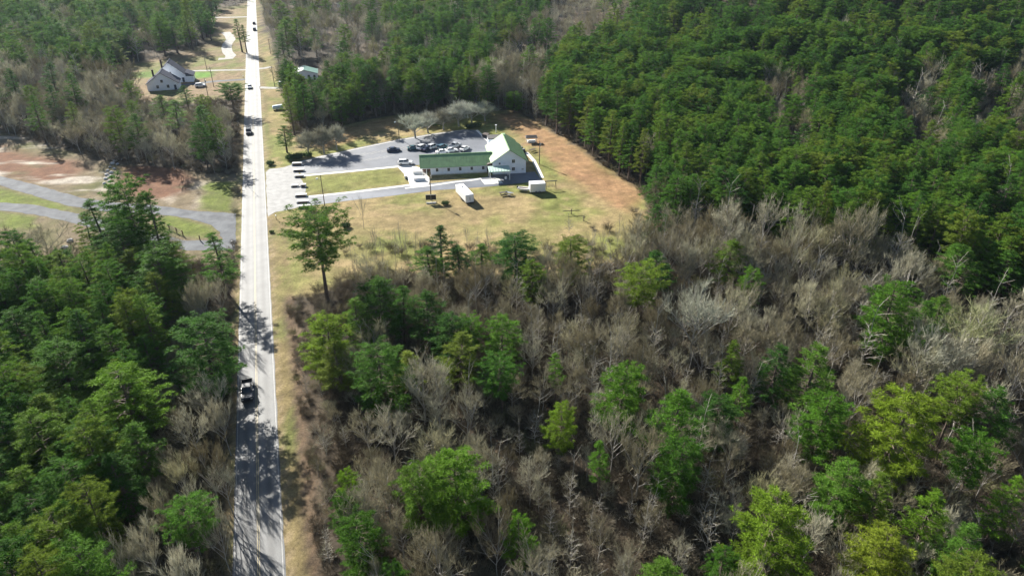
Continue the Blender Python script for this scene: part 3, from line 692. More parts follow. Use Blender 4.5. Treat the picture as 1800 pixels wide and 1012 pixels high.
# ------------------------------------------------------------------ the woods: candidates on a jittered grid
OPEN = [  # photo areas that no random crown may cover
 [(462, 500), (462, 285), (500, 262), (560, 240), (600, 232), (640, 222), (690, 195), (800, 205), (900, 190), (1000, 243), (1130, 338), (1030, 392), (850, 420), (740, 425), (640, 430), (620, 475), (560, 545), (500, 560)],
 [(-50, 225), (0, 238), (110, 266), (190, 292), (425, 308), (418, 470), (330, 415), (280, 360), (240, 330), (140, 330), (120, 400), (-50, 395)],
 [(252, 162), (228, 118), (285, 98), (350, 92), (378, 100), (385, 22), (434, 20), (430, 165), (340, 166)],
 [(455, 120), (462, 60), (470, 60), (482, 115), (506, 160), (505, 250), (470, 262), (458, 200)],
]
NOBASE = [LAWN, FIELD, YARDS, LOT, APRON, DRIVE, poly([(505, 160), (505, 118), (590, 118), (600, 156), (560, 160)])]
PINE_PX = [  # crown areas that are pine in the photo
 [(905, 200), (900, 150), (955, 100), (1060, 48), (1180, -60), (2100, -60), (2100, 520), (1800, 480), (1640, 410), (1480, 400), (1260, 350), (1130, 345), (1000, 250)],   # plantation
 [(505, 215), (490, 120), (600, 50), (760, -60), (1000, -60), (960, 40), (870, 90), (870, 190), (700, 200), (640, 205)],             # beyond the church
 [(-200, -60), (330, -60), (390, 40), (360, 90), (230, 85), (170, 118), (70, 95), (-100, 140), (-200, 120)],                     # top left
 [(-300, 470), (110, 450), (200, 330), (300, 440), (400, 520), (412, 600), (300, 660), (270, 760), (255, 900), (225, 1060), (210, 1400), (-300, 1400)], # left stand
]
BARE_PX = [
 [(860, 70), (965, 55), (970, 130), (915, 200), (868, 190)], [(930, 20), (1140, -10), (1075, 50), (960, 100), (890, 90)], [(490, 60), (610, 20), (700, 50), (690, 110), (600, 125), (500, 130)],  # greyer patches inside pine areas
 [(1330, 140), (1420, 130), (1440, 250), (1400, 280), (1350, 200)], [(1690, 120), (1830, 100), (1830, 250), (1720, 240)],
 [(1560, 140), (1650, 120), (1680, 250), (1600, 280)],
 [(640, -20), (700, 60), (640, 100), (560, 60), (500, 90), (480, 20)], [(400, 440), (412, 560), (330, 540), (330, 440)],
 [(1160, -60), (1000, -60), (960, 10), (1100, 40)],
]
def in_px(px, py, L): return any(bool(inside(px, py, g)) for g in L)
heroes_xy = [(t[0], t[1], t[7]) for t in TREES]
PH_ = [(t[0], t[1], t[7]) for t in TREES if t[2] == 'pine']
cand = []
rr = random.Random(2024)
def fill(y0, y1, step, xw):
    yv = y0
    while yv < y1:
        hw = (yv * math.cos(PITCH) + CH * math.sin(PITCH)) * .80 + 14
        xv = -hw + rr.uniform(0, step)
        while xv < hw:
            cand.append((xv + rr.uniform(-.42, .42) * step, yv + rr.uniform(-.42, .42) * step)); xv += step
        yv += step * .9
fill(36, 330, 4.3, 1); fill(330, 800, 8.2, 1)
CX = np.array([c[0] for c in cand]); CY = np.array([c[1] for c in cand])
bad = np.zeros(len(cand), bool)
for g in NOBASE: bad |= inside(CX, CY, g)
rdv = road_d(CX, CY); bad |= (rdv > -6.0) & (rdv < 8.4)
CZ = hill(CX, CY)
auto = []
for i in np.nonzero(~bad)[0]:
    x, y, z = float(CX[i]), float(CY[i]), float(CZ[i]); r_ = rr.random(); r2 = rr.random(); r3 = rr.random()
    px0, py0 = pix(x, y, z + 11)
    if py0 < -90 or px0 < -180 or px0 > 1980: 
        if not (y < 300 and abs(px0 - 900) < 1300): continue
    pine = in_px(px0, py0, PINE_PX) and not in_px(px0, py0, BARE_PX)
    plantation = in_px(px0, py0, PINE_PX[:1])
    if pine: pine = r_ < (.95 if plantation else .88 if px0 < 450 and py0 > 400 else .5)
    else: pine = r_ < (.015 if py0 > 400 else .07)
    if plantation and rr.random() < .22: continue
    if pine:
        h = (13 + 5.5 * r2) if plantation else 12 + 6 * r2
        wd = (4.8 + 3.0 * r3) if plantation else 4.6 + 2.8 * r3
        if y > 220: k_ = min(1, (y - 220) / 150); wd *= 1 + .5 * k_; h *= 1 + .15 * k_
        if not plantation and not (px0 < 450 and py0 > 400): h *= .8 if py0 > 350 else 1
        var = rr.choice(('cone', 'cone', 'dome', 'full') if not plantation else ('cone', 'cone', 'cone', 'dome', 'flat'))
    else:
        h = 7 + 7.5 * r2 * r2 + 2 * r3; wd = h * (.34 + .28 * r3); var = rr.choice(('wide', 'vase', 'tall', 'pole', 'tall', 'pole'))
        if var == 'pole': wd *= .55; h *= 1.1
        if py0 > 300 and rr.random() < .05: continue
        if (px0 > 1100 and 290 < py0 < 440) or y > 255: h *= 1.3; wd *= 1.2
    # keep the open places and the road open
    ok = True
    for k in range(4):
        q = (1, .8, .6, .35)[k]; 
        tx, ty = pix(x, y, z + h * q)
        if in_px(tx, ty, OPEN) or (rr.random() < .62 and in_px(tx, ty, [[(518, 120), (558, 118), (594, 136), (592, 152), (522, 144)]])) or in_px(tx - 8, ty, OPEN[:2]) or in_px(tx + 8, ty, OPEN[:2]): ok = False; break
    if not ok:
        if py0 > 380 and rr.random() < .5: h = 2.8 + r2 * 1.5; wd = 2.5; pine = False; var = 'wide'
        else: continue
        tx, ty = pix(x, y, z + h)
        if in_px(tx, ty, OPEN): continue
    rdx = float(road_d(x, y))
    if pine and 0 > rdx > (-15 if y < 110 else -9): pine = False; h = 7; wd = 4; var = 'vase'
    if rdx < 0 and rdx + wd * .5 > -4.6: continue
    if rdx > 0 and rdx < 14 and y < 170: h *= .55; wd *= .7
    if any((x - a) ** 2 + (y - b) ** 2 < (c * (.72 if pine else .45) + (wd * .25 if pine else 0)) ** 2 for a, b, c in heroes_xy): continue
    if not pine and y < 260 and any(abs(x - a) < c * .8 and -8 < y - b < 0 for a, b, c in PH_): h = min(h, 4.5); wd = min(wd, 3)
    # visible size, for choosing the individuals
    zc = y * math.cos(PITCH) + (CH - z) * math.sin(PITCH)
    seen = (-20 < px0 < 1820 and -10 < pix(x, y, z + h)[1] < 1012)
    auto.append((x, y, z, h, wd, 'pine' if pine else 'bare', var, wd / zc * (1 if seen else .0), px0, py0, plantation))
MB_ = poly([(560, 440), (740, 425), (900, 432), (1060, 395), (1150, 360), (1180, 430), (1090, 475), (900, 490), (740, 490), (600, 500)])
for _ in range(2600):
    x = rr.uniform(-60, 60); y = rr.uniform(125, 195)
    if not inside(x, y, MB_) or rr.random() > .035 + .0: continue
    h = rr.uniform(4, 7.5); px0, py0 = pix(x, y, h * .7)
    auto.append((x, y, 0.0, h, h * rr.uniform(.18, .4), 'bare', rr.choice(('thin', 'pole', 'pole')), 9.0, px0, py0, False))
auto.sort(key=lambda a: -a[7])
n_p = sum(1 for t in TREES if t[2] == 'pine'); n_b = len(TREES) - n_p
LIM = 298
shorts = [t for t in TREES if t[5] and str(t[5]).startswith('the ')]
names_used = {}
ORD = [''] + [w_ + ' ' for w_ in 'second third fourth fifth sixth seventh eighth ninth tenth eleventh twelfth thirteenth fourteenth fifteenth sixteenth seventeenth eighteenth nineteenth twentieth twenty-first twenty-second twenty-third twenty-fourth twenty-fifth twenty-sixth twenty-seventh twenty-eighth twenty-ninth thirtieth thirty-first thirty-second thirty-third'.split()]
def where(px, py):
    b = min(shorts, key=lambda t: math.hypot(t[3] - px, t[4] - py)); dx, dy = px - b[3], py - b[4]
    a = math.degrees(math.atan2(dx, -dy)) % 360
    dr = ['above', 'up right of', 'right of', 'down right of', 'below', 'down left of', 'left of', 'up left of'][int((a + 22.5) // 45) % 8]
    return dr, str(b[5]), math.hypot(dx, dy)
rest_p, rest_b = [], []; indiv = []
for a in auto:
    if a[7] <= 0 or (a[5] == 'pine' and n_p >= LIM) or (a[5] == 'bare' and n_b >= LIM):
        (rest_p if a[5] == 'pine' else rest_b).append(a); continue
    if a[5] == 'pine': n_p += 1
    else: n_b += 1
    indiv.append(a)
jobs = []
for a in indiv:
    px, py = pix(a[0], a[1], a[2] + a[3] * .75); dr, sh_, ds = where(px, py)
    what = ('plantation pine' if a[10] else 'green pine') if a[5] == 'pine' else ('low leafless tree' if a[3] < 8 else 'tall leafless tree')
    jobs.append([what + '|' + dr + '|' + sh_, ds, a])
jobs.sort(key=lambda j: (j[0], j[1])); cnt = {}
for key, ds, a in jobs:
    what, dr, sh_ = key.split('|'); k = cnt.get(key, 0); cnt[key] = k + 1
    lb = (ORD[k] if k < len(ORD) else 'far ') + ('' if k else 'nearest ') + f'{what} {dr} {sh_}'
    plant(a[5], a[6], a[0], a[1], a[3], a[4], lb, 'tree', 'pines of the plantation' if a[10] and a[5] == 'pine' else 'pines in the woods' if a[5] == 'pine' else 'leafless trees in the woods', z=a[2])

def scatter(name, protos, pts, seed=1):
    """one 'stuff' object: prototype meshes carried in the mesh itself, instanced on its loose points by geometry nodes.
       protos: list of lists of meshes (a variant may be several meshes); pts: (x, y, z, sx, sz, variant)"""
    mats = []; V_, F_, MI, VA = [], [], [], []
    for vi, ms in enumerate(protos):
        for me in ms:
            b = len(V_); V_.extend([v.co[:] for v in me.vertices])
            mt = me.materials[0]; mi = mats.index(mt) if mt in mats else (mats.append(mt) or len(mats) - 1)
            for p in me.polygons: F_.append([b + q for q in p.vertices]); MI.append(mi)
            VA.extend([vi] * len(me.vertices))
    nb = len(V_); V_.extend([(p[0], p[1], p[2]) for p in pts]); VA.extend([100 + p[5] for p in pts])
    me = bpy.data.meshes.new(name); me.from_pydata(V_, [], F_)
    for m_ in mats: me.materials.append(m_)
    me.polygons.foreach_set('material_index', MI)
    at = me.attributes.new('part', 'INT', 'POINT'); at.data.foreach_set('value', VA)
    sc_ = np.zeros((len(V_), 3), np.float32); sc_[nb:] = [(p[3], p[3], p[4]) for p in pts]
    a2 = me.attributes.new('size', 'FLOAT_VECTOR', 'POINT'); a2.data.foreach_set('vector', sc_.ravel())
    rt = np.zeros((len(V_), 3), np.float32); rs = random.Random(seed)
    rt[nb:] = [(0, 0, rs.uniform(0, 6.28)) for p in pts]
    a3 = me.attributes.new('turn', 'FLOAT_VECTOR', 'POINT'); a3.data.foreach_set('vector', rt.ravel())
    me.update(); o = link(name, me)
    ng = bpy.data.node_groups.new(name + '_nodes', 'GeometryNodeTree')
    ng.interface.new_socket('Geometry', in_out='INPUT', socket_type='NodeSocketGeometry'); ng.interface.new_socket('Geometry', in_out='OUTPUT', socket_type='NodeSocketGeometry')
    nn = ng.nodes.new; L = ng.links.new
    gi = nn('NodeGroupInput'); go = nn('NodeGroupOutput')
    def attr(nm, ty):
        n = nn('GeometryNodeInputNamedAttribute'); n.data_type = ty; n.inputs['Name'].default_value = nm; return n.outputs[0]
    def cmp_(val, op, b):
        n = nn('FunctionNodeCompare'); n.data_type = 'INT'; n.operation = op; L(val, n.inputs[2]); n.inputs[3].default_value = b; return n.outputs[0]
    part = attr('part', 'INT')
    def sep(geo, sel):
        n = nn('GeometryNodeSeparateGeometry'); n.domain = 'POINT'; L(geo, n.inputs[0]); L(sel, n.inputs[1]); return n.outputs[0]
    src = gi.outputs[0]; join = nn('GeometryNodeJoinGeometry')
    for vi in range(len(protos)):
        pr = sep(src, cmp_(part, 'EQUAL', vi)); pt = sep(src, cmp_(part, 'EQUAL', 100 + vi))
        ip = nn('GeometryNodeInstanceOnPoints'); L(pt, ip.inputs['Points']); L(pr, ip.inputs['Instance'])
        e2 = nn('FunctionNodeEulerToRotation'); L(attr('turn', 'FLOAT_VECTOR'), e2.inputs[0]); L(e2.outputs[0], ip.inputs['Rotation'])
        L(attr('size', 'FLOAT_VECTOR'), ip.inputs['Scale']); L(ip.outputs[0], join.inputs[0])
    L(join.outputs[0], go.inputs[0])
    md = o.modifiers.new('scatter', 'NODES'); md.node_group = ng
    tag(o, kind='stuff'); return o
vorder_p = [(k, i) for k in PINES for i in range(len(PINES[k]))]; vorder_b = [(k, i) for k in BARES for i in range(len(BARES[k]))]
def to_pts(rows, lib, order, H0):
    out = []
    for a in rows:
        i = rr.randrange(len(lib[a[6]])); cm = lib[a[6]][i][1]
        out.append((a[0], a[1], a[2], a[4] / 2 / CROWN_R[id(cm)], a[3] / H0, order.index((a[6], i))))
    return out
if rest_p: tag(scatter('pine_forest', [list(PINES[k][i]) for k, i in vorder_p], to_pts(rest_p, PINES, vorder_p, PH), 4), 'dense green pine forest covering the hills behind the church and houses', 'forest')
if rest_b: tag(scatter('leafless_woods', [list(BARES[k][i]) for k, i in vorder_b], to_pts(rest_b, BARES, vorder_b, BH), 5), 'grey leafless woods filling the ground between the pines', 'woods')
# undergrowth
up = []; yv = 40
while yv < 330:
    hw = (yv * .866 + 38) * .8 + 6; xv = -hw
    st = 1.9 if yv < 170 else 3.2
    while xv < hw:
        x = xv + rr.uniform(-.9, .9); y = yv + rr.uniform(-.9, .9); xv += st
        rdx = float(road_d(x, y))
        if -4.6 < rdx < 6.7 or rr.random() < .15: continue
        if (inside(x, y, LAWN) and not (inside(x, y, MB_) and rr.random() < .10)) or inside(x, y, FIELD) or inside(x, y, YARDS):
            continue
        s_ = rr.uniform(.5, 1.35) * (.6 if rdx > 0 and rdx < 12 else 1)
        up.append((x, y, float(hill(x, y)), s_ * 1.15, s_, rr.randrange(3)))
    yv += st * .9
tag(scatter('undergrowth', [[m_] for m_ in BRUSH], up, 6), 'tangled brown brush and saplings under the trees', 'undergrowth')
print('TREES', len(TREES), 'rest', len(rest_p), len(rest_b), 'brush', len(up))
# ------------------------------------------------------------------ buildings
def rot(x, y, a): return (x * math.cos(a) - y * math.sin(a), x * math.sin(a) + y * math.cos(a))
def gable_walls(x0, x1, y0, y1, ze, zr, ax='y', m=None, parent=None, name='wall'):
    """closed gabled body; ax = direction of the ridge"""
    mb = MB()
    if ax == 'y':
        xm = (x0 + x1) / 2; pr = [(x0, 0), (x1, 0), (x1, ze), (xm, zr), (x0, ze)]
        mb.loft([[(x, y0, z) for x, z in pr], [(x, y1, z) for x, z in pr]])
    else:
        ym = (y0 + y1) / 2; pr = [(y0, 0), (y1, 0), (y1, ze), (ym, zr), (y0, ze)]
        mb.loft([[(x1, y, z) for y, z in pr], [(x0, y, z) for y, z in pr]])
    return mb.obj(name, m, parent)
def gable_roof(x0, x1, y0, y1, ze, zr, ax, m, parent, oh=.5, th=.14, seams=True):
    """two slabs and standing seams"""
    out = []
    c, half = ((x0 + x1) / 2, (x1 - x0) / 2) if ax == 'y' else ((y0 + y1) / 2, (y1 - y0) / 2)
    a0, a1 = (y0 - oh, y1 + oh) if ax == 'y' else (x0 - oh, x1 + oh)
    sl = (zr - ze) / half
    for s in (-1, 1):
        mb = MB(); e = half + oh; z1 = zr + .03; z0 = zr - sl * e + .03
        P3 = lambda u, t, dz: ((c + s * u, t, z1 + (z0 - z1) * u / e + dz) if ax == 'y' else (t, c + s * u, z1 + (z0 - z1) * u / e + dz))
        for lo, hi in ((0, th),):
            r0 = [P3(0.0, a0, lo), P3(e, a0, lo), P3(e, a0, hi), P3(0.0, a0, hi)]; r1 = [P3(0.0, a1, lo), P3(e, a1, lo), P3(e, a1, hi), P3(0.0, a1, hi)]
            mb.loft([r0, r1])
        if seams:
            t = a0 + .3
            while t < a1 - .2:
                mb.loft([[P3(.05, t, th), P3(.05, t + .05, th), P3(.05, t + .05, th + .05), P3(.05, t, th + .05)], [P3(e, t, th), P3(e, t + .05, th), P3(e, t + .05, th + .05), P3(e, t, th + .05)]]); t += .9
        out.append(mb.obj('roof', m, parent))
    mb = MB()
    if ax == 'y': mb.box(c - .14, c + .14, a0 - .01, a1 + .01, zr + .12, zr + .24)
    else: mb.box(a0 - .01, a1 + .01, c - .14, c + .14, zr + .12, zr + .24)
    mb.obj('ridge_cap', m, parent)
    return out
def window(parent, x, z, w_, h, y, face='front', name='window'):
    """frame ring and recessed pane on a wall at y (front) or x (side)"""
    mb = MB(); f = .1
    def bx(a0, a1, b0, b1, d0, d1):
        if face == 'front': mb.box(a0, a1, y - d1, y - d0, b0, b1)
        else: mb.box(y - d1, y - d0, a0, a1, b0, b1)
    bx(x - w_ / 2 - f, x - w_ / 2, z, z + h, .0, .09); bx(x + w_ / 2, x + w_ / 2 + f, z, z + h, .0, .09)
    bx(x - w_ / 2 - f, x + w_ / 2 + f, z + h, z + h + f, .0, .09); bx(x - w_ / 2 - f - .04, x + w_ / 2 + f + .04, z - f, z, .0, .12)
    bx(x - .02, x + .02, z, z + h, .035, .06)
    o = mb.obj(name, M['trim'], parent)
    mb = MB()
    if face == 'front': mb.box(x - w_ / 2, x + w_ / 2, y - .03, y + .02, z, z + h)
    else: mb.box(y - .03, y + .02, x - w_ / 2, x + w_ / 2, z, z + h)
    mb.obj('pane', M['glass'], o)
    return o
# church
cxy = G(743, 309); CA = R(8)
ch = thing('church', 'long white church hall with green metal roofs, gabled block at its right end', 'church', (cxy[0], cxy[1], 0), CA)
# wing: walls start at x = 2.6 behind the open corner porch
mb = MB(); pr = [(0, 0), (9, 0), (9, 2.75), (4.5, 5.0), (0, 2.75)]
mb.loft([[(22, y, z) for y, z in pr], [(2.6, y, z) for y, z in pr]]); mb.obj('wall', M['white'], ch)
mb = MB(); pr = [(3.2, 0), (9, 0), (9, 2.75), (4.5, 5.0), (3.2, 4.35)]
mb.loft([[(2.597, y, z) for y, z in pr], [(-.2, y, z) for y, z in pr]]); mb.obj('wall', M['white'], ch)
mb = MB(); mb.box(-.15, 2.55, 3.1, 3.19, .05, 2.6); mb.obj('porch_dark_panel', M['brick'], ch)  # dark panel over the white back wall, darkens the open porch
mb = MB(); mb.loft([[(2.62, y, z) for y, z in ((-.4, 2.7), (4.5, 2.7), (4.5, 4.98))], [(-.25, y, z) for y, z in ((-.4, 2.7), (4.5, 2.7), (4.5, 4.98))]]); mb.obj('porch_gable', M['white'], ch)
for x, y in ((0, .1), (1.3, .1)):
    mb = MB(); mb.box(x - .09, x + .09, y - .09, y + .09, 0, 2.7); mb.obj('post', M['trim'], ch)
mb = MB(); mb.box(1.0, 1.9, 3.03, 3.09, .05, 2.1); dr = mb.obj('door', M['dark_brown'], ch); mb = MB(); mb.box(1.75, 1.8, 2.97, 3.02, .9, 1.15); mb.obj('handle', M['steel'], dr)
gable_roof(-.2, 22, 0, 9, 2.78, 5.05, 'x', M['green_roof'], ch, .55)
for k in range(5): window(ch, 4.6 + 3.65 * k, 1.15, .72, 1.15, 0.0)
for k in range(4):
    x = 6.4 + 3.65 * k; mb = MB(); mb.tube((x, -.06, .05), (x, -.06, 2.6), .05, .05, 6); mb.obj('downpipe', M['trim'], ch)
mb = MB(); mb.box(2.62, 21.9, -.045, 0.0, 0, .35); mb.obj('plinth', M['concrete'], ch)
mb = MB(); mb.box(-.7, 22, -.66, -.55, 2.42, 2.54); mb.obj('gutter', M['trim'], ch)
# gabled block
gable_walls(22, 32.6, -2, 14, 4.2, 7.8, 'y', M['white'], ch)
gable_roof(22, 32.6, -2, 14, 4.25, 7.85, 'y', M['green_roof'], ch, .65)
for x, z in ((28.6, 3.55), (28.6, 1.0)): window(ch, x, z, .9, 1.05, -2)
window(ch, 24.2, 3.2, .5, .6, -2)
mb = MB(); mb.box(31.2, 31.9, -2.12, -2.003, 1.1, 1.6); mb.obj('meter_box', M['steel'], ch)
mb = MB(); mb.box(25.0, 26.0, -2.06, -2.003, .05, 2.2); dr = mb.obj('door', M['trim'], ch); mb = MB(); mb.box(25.85, 25.92, -2.12, -2.062, 1.0, 1.2); mb.obj('handle', M['steel'], dr)
mb = MB(); mb.prism([(20.4, 0), (22.0, 0), (22.0, 3.6), (20.4, 3.1)], -1.2, -.02); mb.obj('vestibule', M['dark_brown'], ch)
# rear block and flat box
gable_walls(25.5, 32.2, 14.003, 22, 3.2, 5.4, 'y', M['white'], ch)
gable_roof(25.5, 32.2, 14.9, 22, 3.25, 5.45, 'y', M['green_roof'], ch, .45)
mb = MB(); mb.box(23.5, 28.3, 24, 28, 0, 3.1); mb.obj('rear_annex', M['white'], ch)
mb = MB(); mb.box(23.4, 28.5, 23.8, 28.2, 3.102, 3.4); mb.obj('flat_roof', M['chimney'], ch)
# canopy over the side entrance
cn = MB(); cn.loft([[(20.3, -7.6, 2.75), (27.0, -7.6, 2.75), (27.0, -3.0, 3.0), (20.3, -3.0, 3.0)], [(20.3, -7.6, 2.95), (27.0, -7.6, 2.95), (27.0, -3.0, 3.2), (20.3, -3.0, 3.2)]]); cno = cn.obj('canopy', M['pale_green'], ch)
for x in (20.6, 26.7):
    for y in (-7.3, -3.3): mb = MB(); mb.box(x - .08, x + .08, y - .08, y + .08, 0, 2.8); mb.obj('canopy_post', M['trim'], cno)
mb = MB()
for k in range(8): mb.box(20.5 + k * .86, 20.55 + k * .86, -7.5, -3.1, 2.98 + .02, 3.24)
mb.obj('canopy_rib', M['pale_green'], cno)

def gable_house(name, label, px, py, wd, dp, ze, zr, rz, roof, nwin=2, garage=False):
    x, y = G(px, py); h = thing(name, label, 'house', (x, y, 0), rz)
    gable_walls(-wd / 2, wd / 2, 0, dp, ze, zr, 'y', M['white'], h); gable_roof(-wd / 2, wd / 2, 0, dp, ze + .05, zr + .05, 'y', roof, h, .5, .18, False)
    for k in range(nwin): window(h, -wd / 2 + wd * (k + 1) / (nwin + 1), 1.0, 1.0, 1.3, 0)
    if zr > 6: window(h, 0, ze + .4, 1.0, 1.2, 0)
    for k in range(3): window(h, dp * (k + .7) / 3, 1.0, 1.0, 1.3, -wd / 2, 'side')
    mb = MB(); mb.box(wd / 2 - 1.9, wd / 2 - .9, -.06, -.003, .05, 2.15); d_ = mb.obj('door', M['dark_roof'], h); mb = MB(); mb.box(wd / 2 - 1.05, wd / 2 - .98, -.12, -.062, 1, 1.15); mb.obj('handle', M['steel'], d_)
    mb = MB(); mb.box(-wd / 2 + 2.5, -wd / 2 + 3.2, dp * .6, dp * .6 + .7, ze, zr + .7); mb.obj('chimney', M['brick'], h)
    return h
RZ = math.atan2(.3321, 1)
h1 = gable_house('gabled_house', 'nearer white gable-fronted house with dark shaded roof, left of the road', 288, 159, 13, 8, 3.0, 7.6, R(17), M['dark_roof'])
h2 = gable_house('gabled_house', 'farther white house with steep gable, partly behind the nearer white house', 303, 146, 13, 8, 3.4, 9.2, R(17), M['dark_roof'])
mb = MB(); mb.loft([[(6.6, -.5, 0), (9.5, -.5, 0), (9.5, -.5, 2.8), (6.6, -.5, 2.8)], [(6.6, 7, 0), (9.5, 7, 0), (9.5, 7, 2.8), (6.6, 7, 2.8)]]); mb.obj('garage', M['white'], h2)
mb = MB(); mb.loft([[(6.5, -.9, 2.803), (10, -.9, 2.803), (10, -.9, 3.0), (6.5, -.9, 4.6)], [(6.5, 7.4, 2.803), (10, 7.4, 2.803), (10, 7.4, 3.0), (6.5, 7.4, 4.6)]]); mb.obj('garage_roof', M['dark_roof'], h2)
h3 = gable_house('forest_house', 'house with teal green roof half hidden among pines right of the road', 536, 141, 12, 9, 2.8, 4.6, R(14), M['teal_roof'])
h4 = gable_house('outbuilding', 'small pale outbuilding among bare trees right of the teal roofed house', 582, 153, 6, 5, 2.4, 3.6, R(14), M['rail'], 1)
h5 = gable_house('far_shed', 'tiny white building among far pines at the top of the photo', 603, 14, 7, 7, 2.6, 4.0, R(20), M['pale_green'], 1)

# ------------------------------------------------------------------ vehicles
def wheels(t, xs, hw, r=.34):
    for x in xs:
        for s in (-1, 1):
            mb = MB(); mb.tube((x, s * (hw - .2), r), (x, s * (hw + .02), r), r, r, 12, True); wo = mb.obj('wheel', M['rubber'], t)
            mb = MB(); mb.tube((x, s * (hw - .02), r), (x, s * (hw + .035), r), r * .58, r * .5, 8, True); mb.obj('rim', M['steel'], wo)
def body_loft(prof, hw, ins=.07):
    mb = MB(); cxm = sum(p[0] for p in prof) / len(prof); cz = sum(p[1] for p in prof) / len(prof)
    sc = lambda k: [(cxm + (x - cxm) * (1 - k * .4), cz + (z - cz) * (1 - k)) for x, z in prof]
    st = [(-hw, .16), (-hw + ins, .03), (-hw + ins * 2.2, 0), (hw - ins * 2.2, 0), (hw - ins, .03), (hw, .16)]
    return mb.loft([[(x, y, z) for x, z in sc(k)] for y, k in st])
def cabin(t, x0, x1, z0, z1, hw, f=.55, r=.45):
    """glasshouse with roof skin and pillars"""
    lo = [(x0, -hw), (x1, -hw), (x1, hw), (x0, hw)]; hi = [(x0 + r, -hw + .2), (x1 - f, -hw + .2), (x1 - f, hw - .2), (x0 + r, hw - .2)]
    mb = MB(); mb.loft([[(x, y, z0) for x, y in lo], [(x, y, z1) for x, y in hi]]); mb.obj('window', M['glass'], t)
    mb = MB(); mb.loft([[(x, y, z1 - .03) for x, y in hi], [(x * 1.0, y * .97, z1 + .06) for x, y in hi]])
    mb.obj('roof', M['paint'], t)
    mb = MB()
    for a, b in zip(lo, hi): mb.tube((a[0], a[1] * 1.005, z0), (b[0], b[1] * 1.01, z1), .05, .045, 4)
    xm = (x0 + x1) / 2
    for s in (-1, 1): mb.tube((xm, s * hw * 1.005, z0), (xm, s * (hw - .2) * 1.015, z1), .045, .04, 4)
    mb.obj('pillar', M['paint'], t)
def lamps(t, x0, x1, hw, z):
    for s in (-1, 1):
        mb = MB(); mb.box(x1 - .06, x1 + .03, s * (hw - .25) - .16, s * (hw - .25) + .16, z, z + .14); mb.obj('headlight', M['lamp'], t)
        mb = MB(); mb.box(x0 - .03, x0 + .05, s * (hw - .2) - .12, s * (hw - .2) + .12, z + .05, z + .25); mb.obj('tail_light', M['red_lamp'], t)
    mb = MB(); mb.box(x1 - .02, x1 + .1, -hw + .1, hw - .1, .28, .5, .03); mb.obj('bumper', M['dark'], t)
    mb = MB(); mb.box(x0 - .1, x0 + .02, -hw + .1, hw - .1, .28, .5, .03); mb.obj('bumper', M['dark'], t)
def make_car(kind, label, loc, rz, color, group=None):
    t = thing({'sedan': 'car', 'suv': 'car', 'pickup': 'pickup_truck'}[kind], label, {'sedan': 'car', 'suv': 'car', 'pickup': 'truck'}[kind], (loc[0], loc[1], .034), rz, group)
    if kind == 'sedan':
        L, hw = 2.3, .9
        pf = [(-L, .35), (-L, .85), (-L + .15, .98), (-1.4, 1.0), (1.0, .98), (L - .25, .82), (L, .65), (L, .35), (L - .3, .22), (-L + .3, .22)]
        body_loft(pf, hw).obj('body', M['paint'], t); cabin(t, -1.6, 1.05, .96, 1.42, .8, .8, .55); wheels(t, (-1.35, 1.4), hw); lamps(t, -L, L, hw, .62)
    elif kind == 'suv':
        L, hw = 2.4, .96
        pf = [(-L, .4), (-L, 1.05), (-L + .1, 1.12), (.9, 1.12), (L - .2, 1.0), (L, .8), (L, .4), (L - .3, .28), (-L + .3, .28)]
        body_loft(pf, hw).obj('body', M['paint'], t); cabin(t, -2.25, 1.1, 1.1, 1.72, .88, .75, .35); wheels(t, (-1.45, 1.45), hw, .38); lamps(t, -L, L, hw, .75)
    else:
        L, hw = 2.85, 1.0
        pf = [(-.55, .45), (-.55, 1.15), (1.5, 1.15), (L - .15, 1.08), (L, .9), (L, .45), (L - .3, .35), (-.4, .35)]
        body_loft(pf, hw).obj('body', M['paint'], t); cabin(t, -.55, 1.45, 1.13, 1.85, .9, .7, .12)
        mb = MB(); mb.box(-L, -.56, -hw, hw, .5, .72)
        mb.box(-L, -.56, -hw, -hw + .09, .723, 1.15); mb.box(-L, -.56, hw - .09, hw, .723, 1.15); mb.obj('cargo_bed', M['paint'], t)
        mb = MB(); mb.box(-L - .01, -L + .07, -hw + .095, hw - .095, .723, 1.13); mb.obj('tailgate', M['paint'], t)
        wheels(t, (-1.75, 1.85), hw, .42); lamps(t, -L, L, hw, .75)
        for s in (-1, 1): mb = MB(); mb.box(1.0, 1.18, s * hw, s * (hw + .22), 1.15, 1.35) if s > 0 else mb.box(1.0, 1.18, -hw - .22, -hw, 1.15, 1.35); mb.obj('wing_mirror', M['dark'], t)
    for c in t.children:
        if c.data and c.data.materials and c.data.materials[0] == M['paint']: c.color = color + (1,)
    return t
RD = math.atan2(1, RS)                         # heading along the road
WH = (.8, .8, .8); BK = (.012, .014, .022); NV = (.02, .03, .07); TL = (.03, .10, .12); SV = (.45, .47, .5)
def lane(y, off): x = road_x(y) + nrm.x * off; return (x, y + nrm.y * off)
gy_ = lambda py, px=440: G(px, py)[1]
make_car('pickup', 'black pickup truck driving toward the camera on the near stretch of road', lane(gy_(688), -1.45), RD + math.pi, BK)
make_car('suv', 'dark car on the road just above the tree shadows beside the clearing', lane(gy_(234), -1.5), RD + math.pi, BK)
make_car('sedan', 'silver grey car with dark windows on the road level with the white houses', lane(gy_(155), -1.2), RD + math.pi, SV)
make_car('sedan', 'dark car in the right lane near the top of the road', lane(gy_(43), 1.5), RD, BK)
make_car('suv', 'dark car following in the right lane, below the topmost car on the road', lane(gy_(54), 1.7), RD, NV)
make_car('suv', 'white car parked beside the white houses on the gravel drive', G(353, 153), R(20), WH)
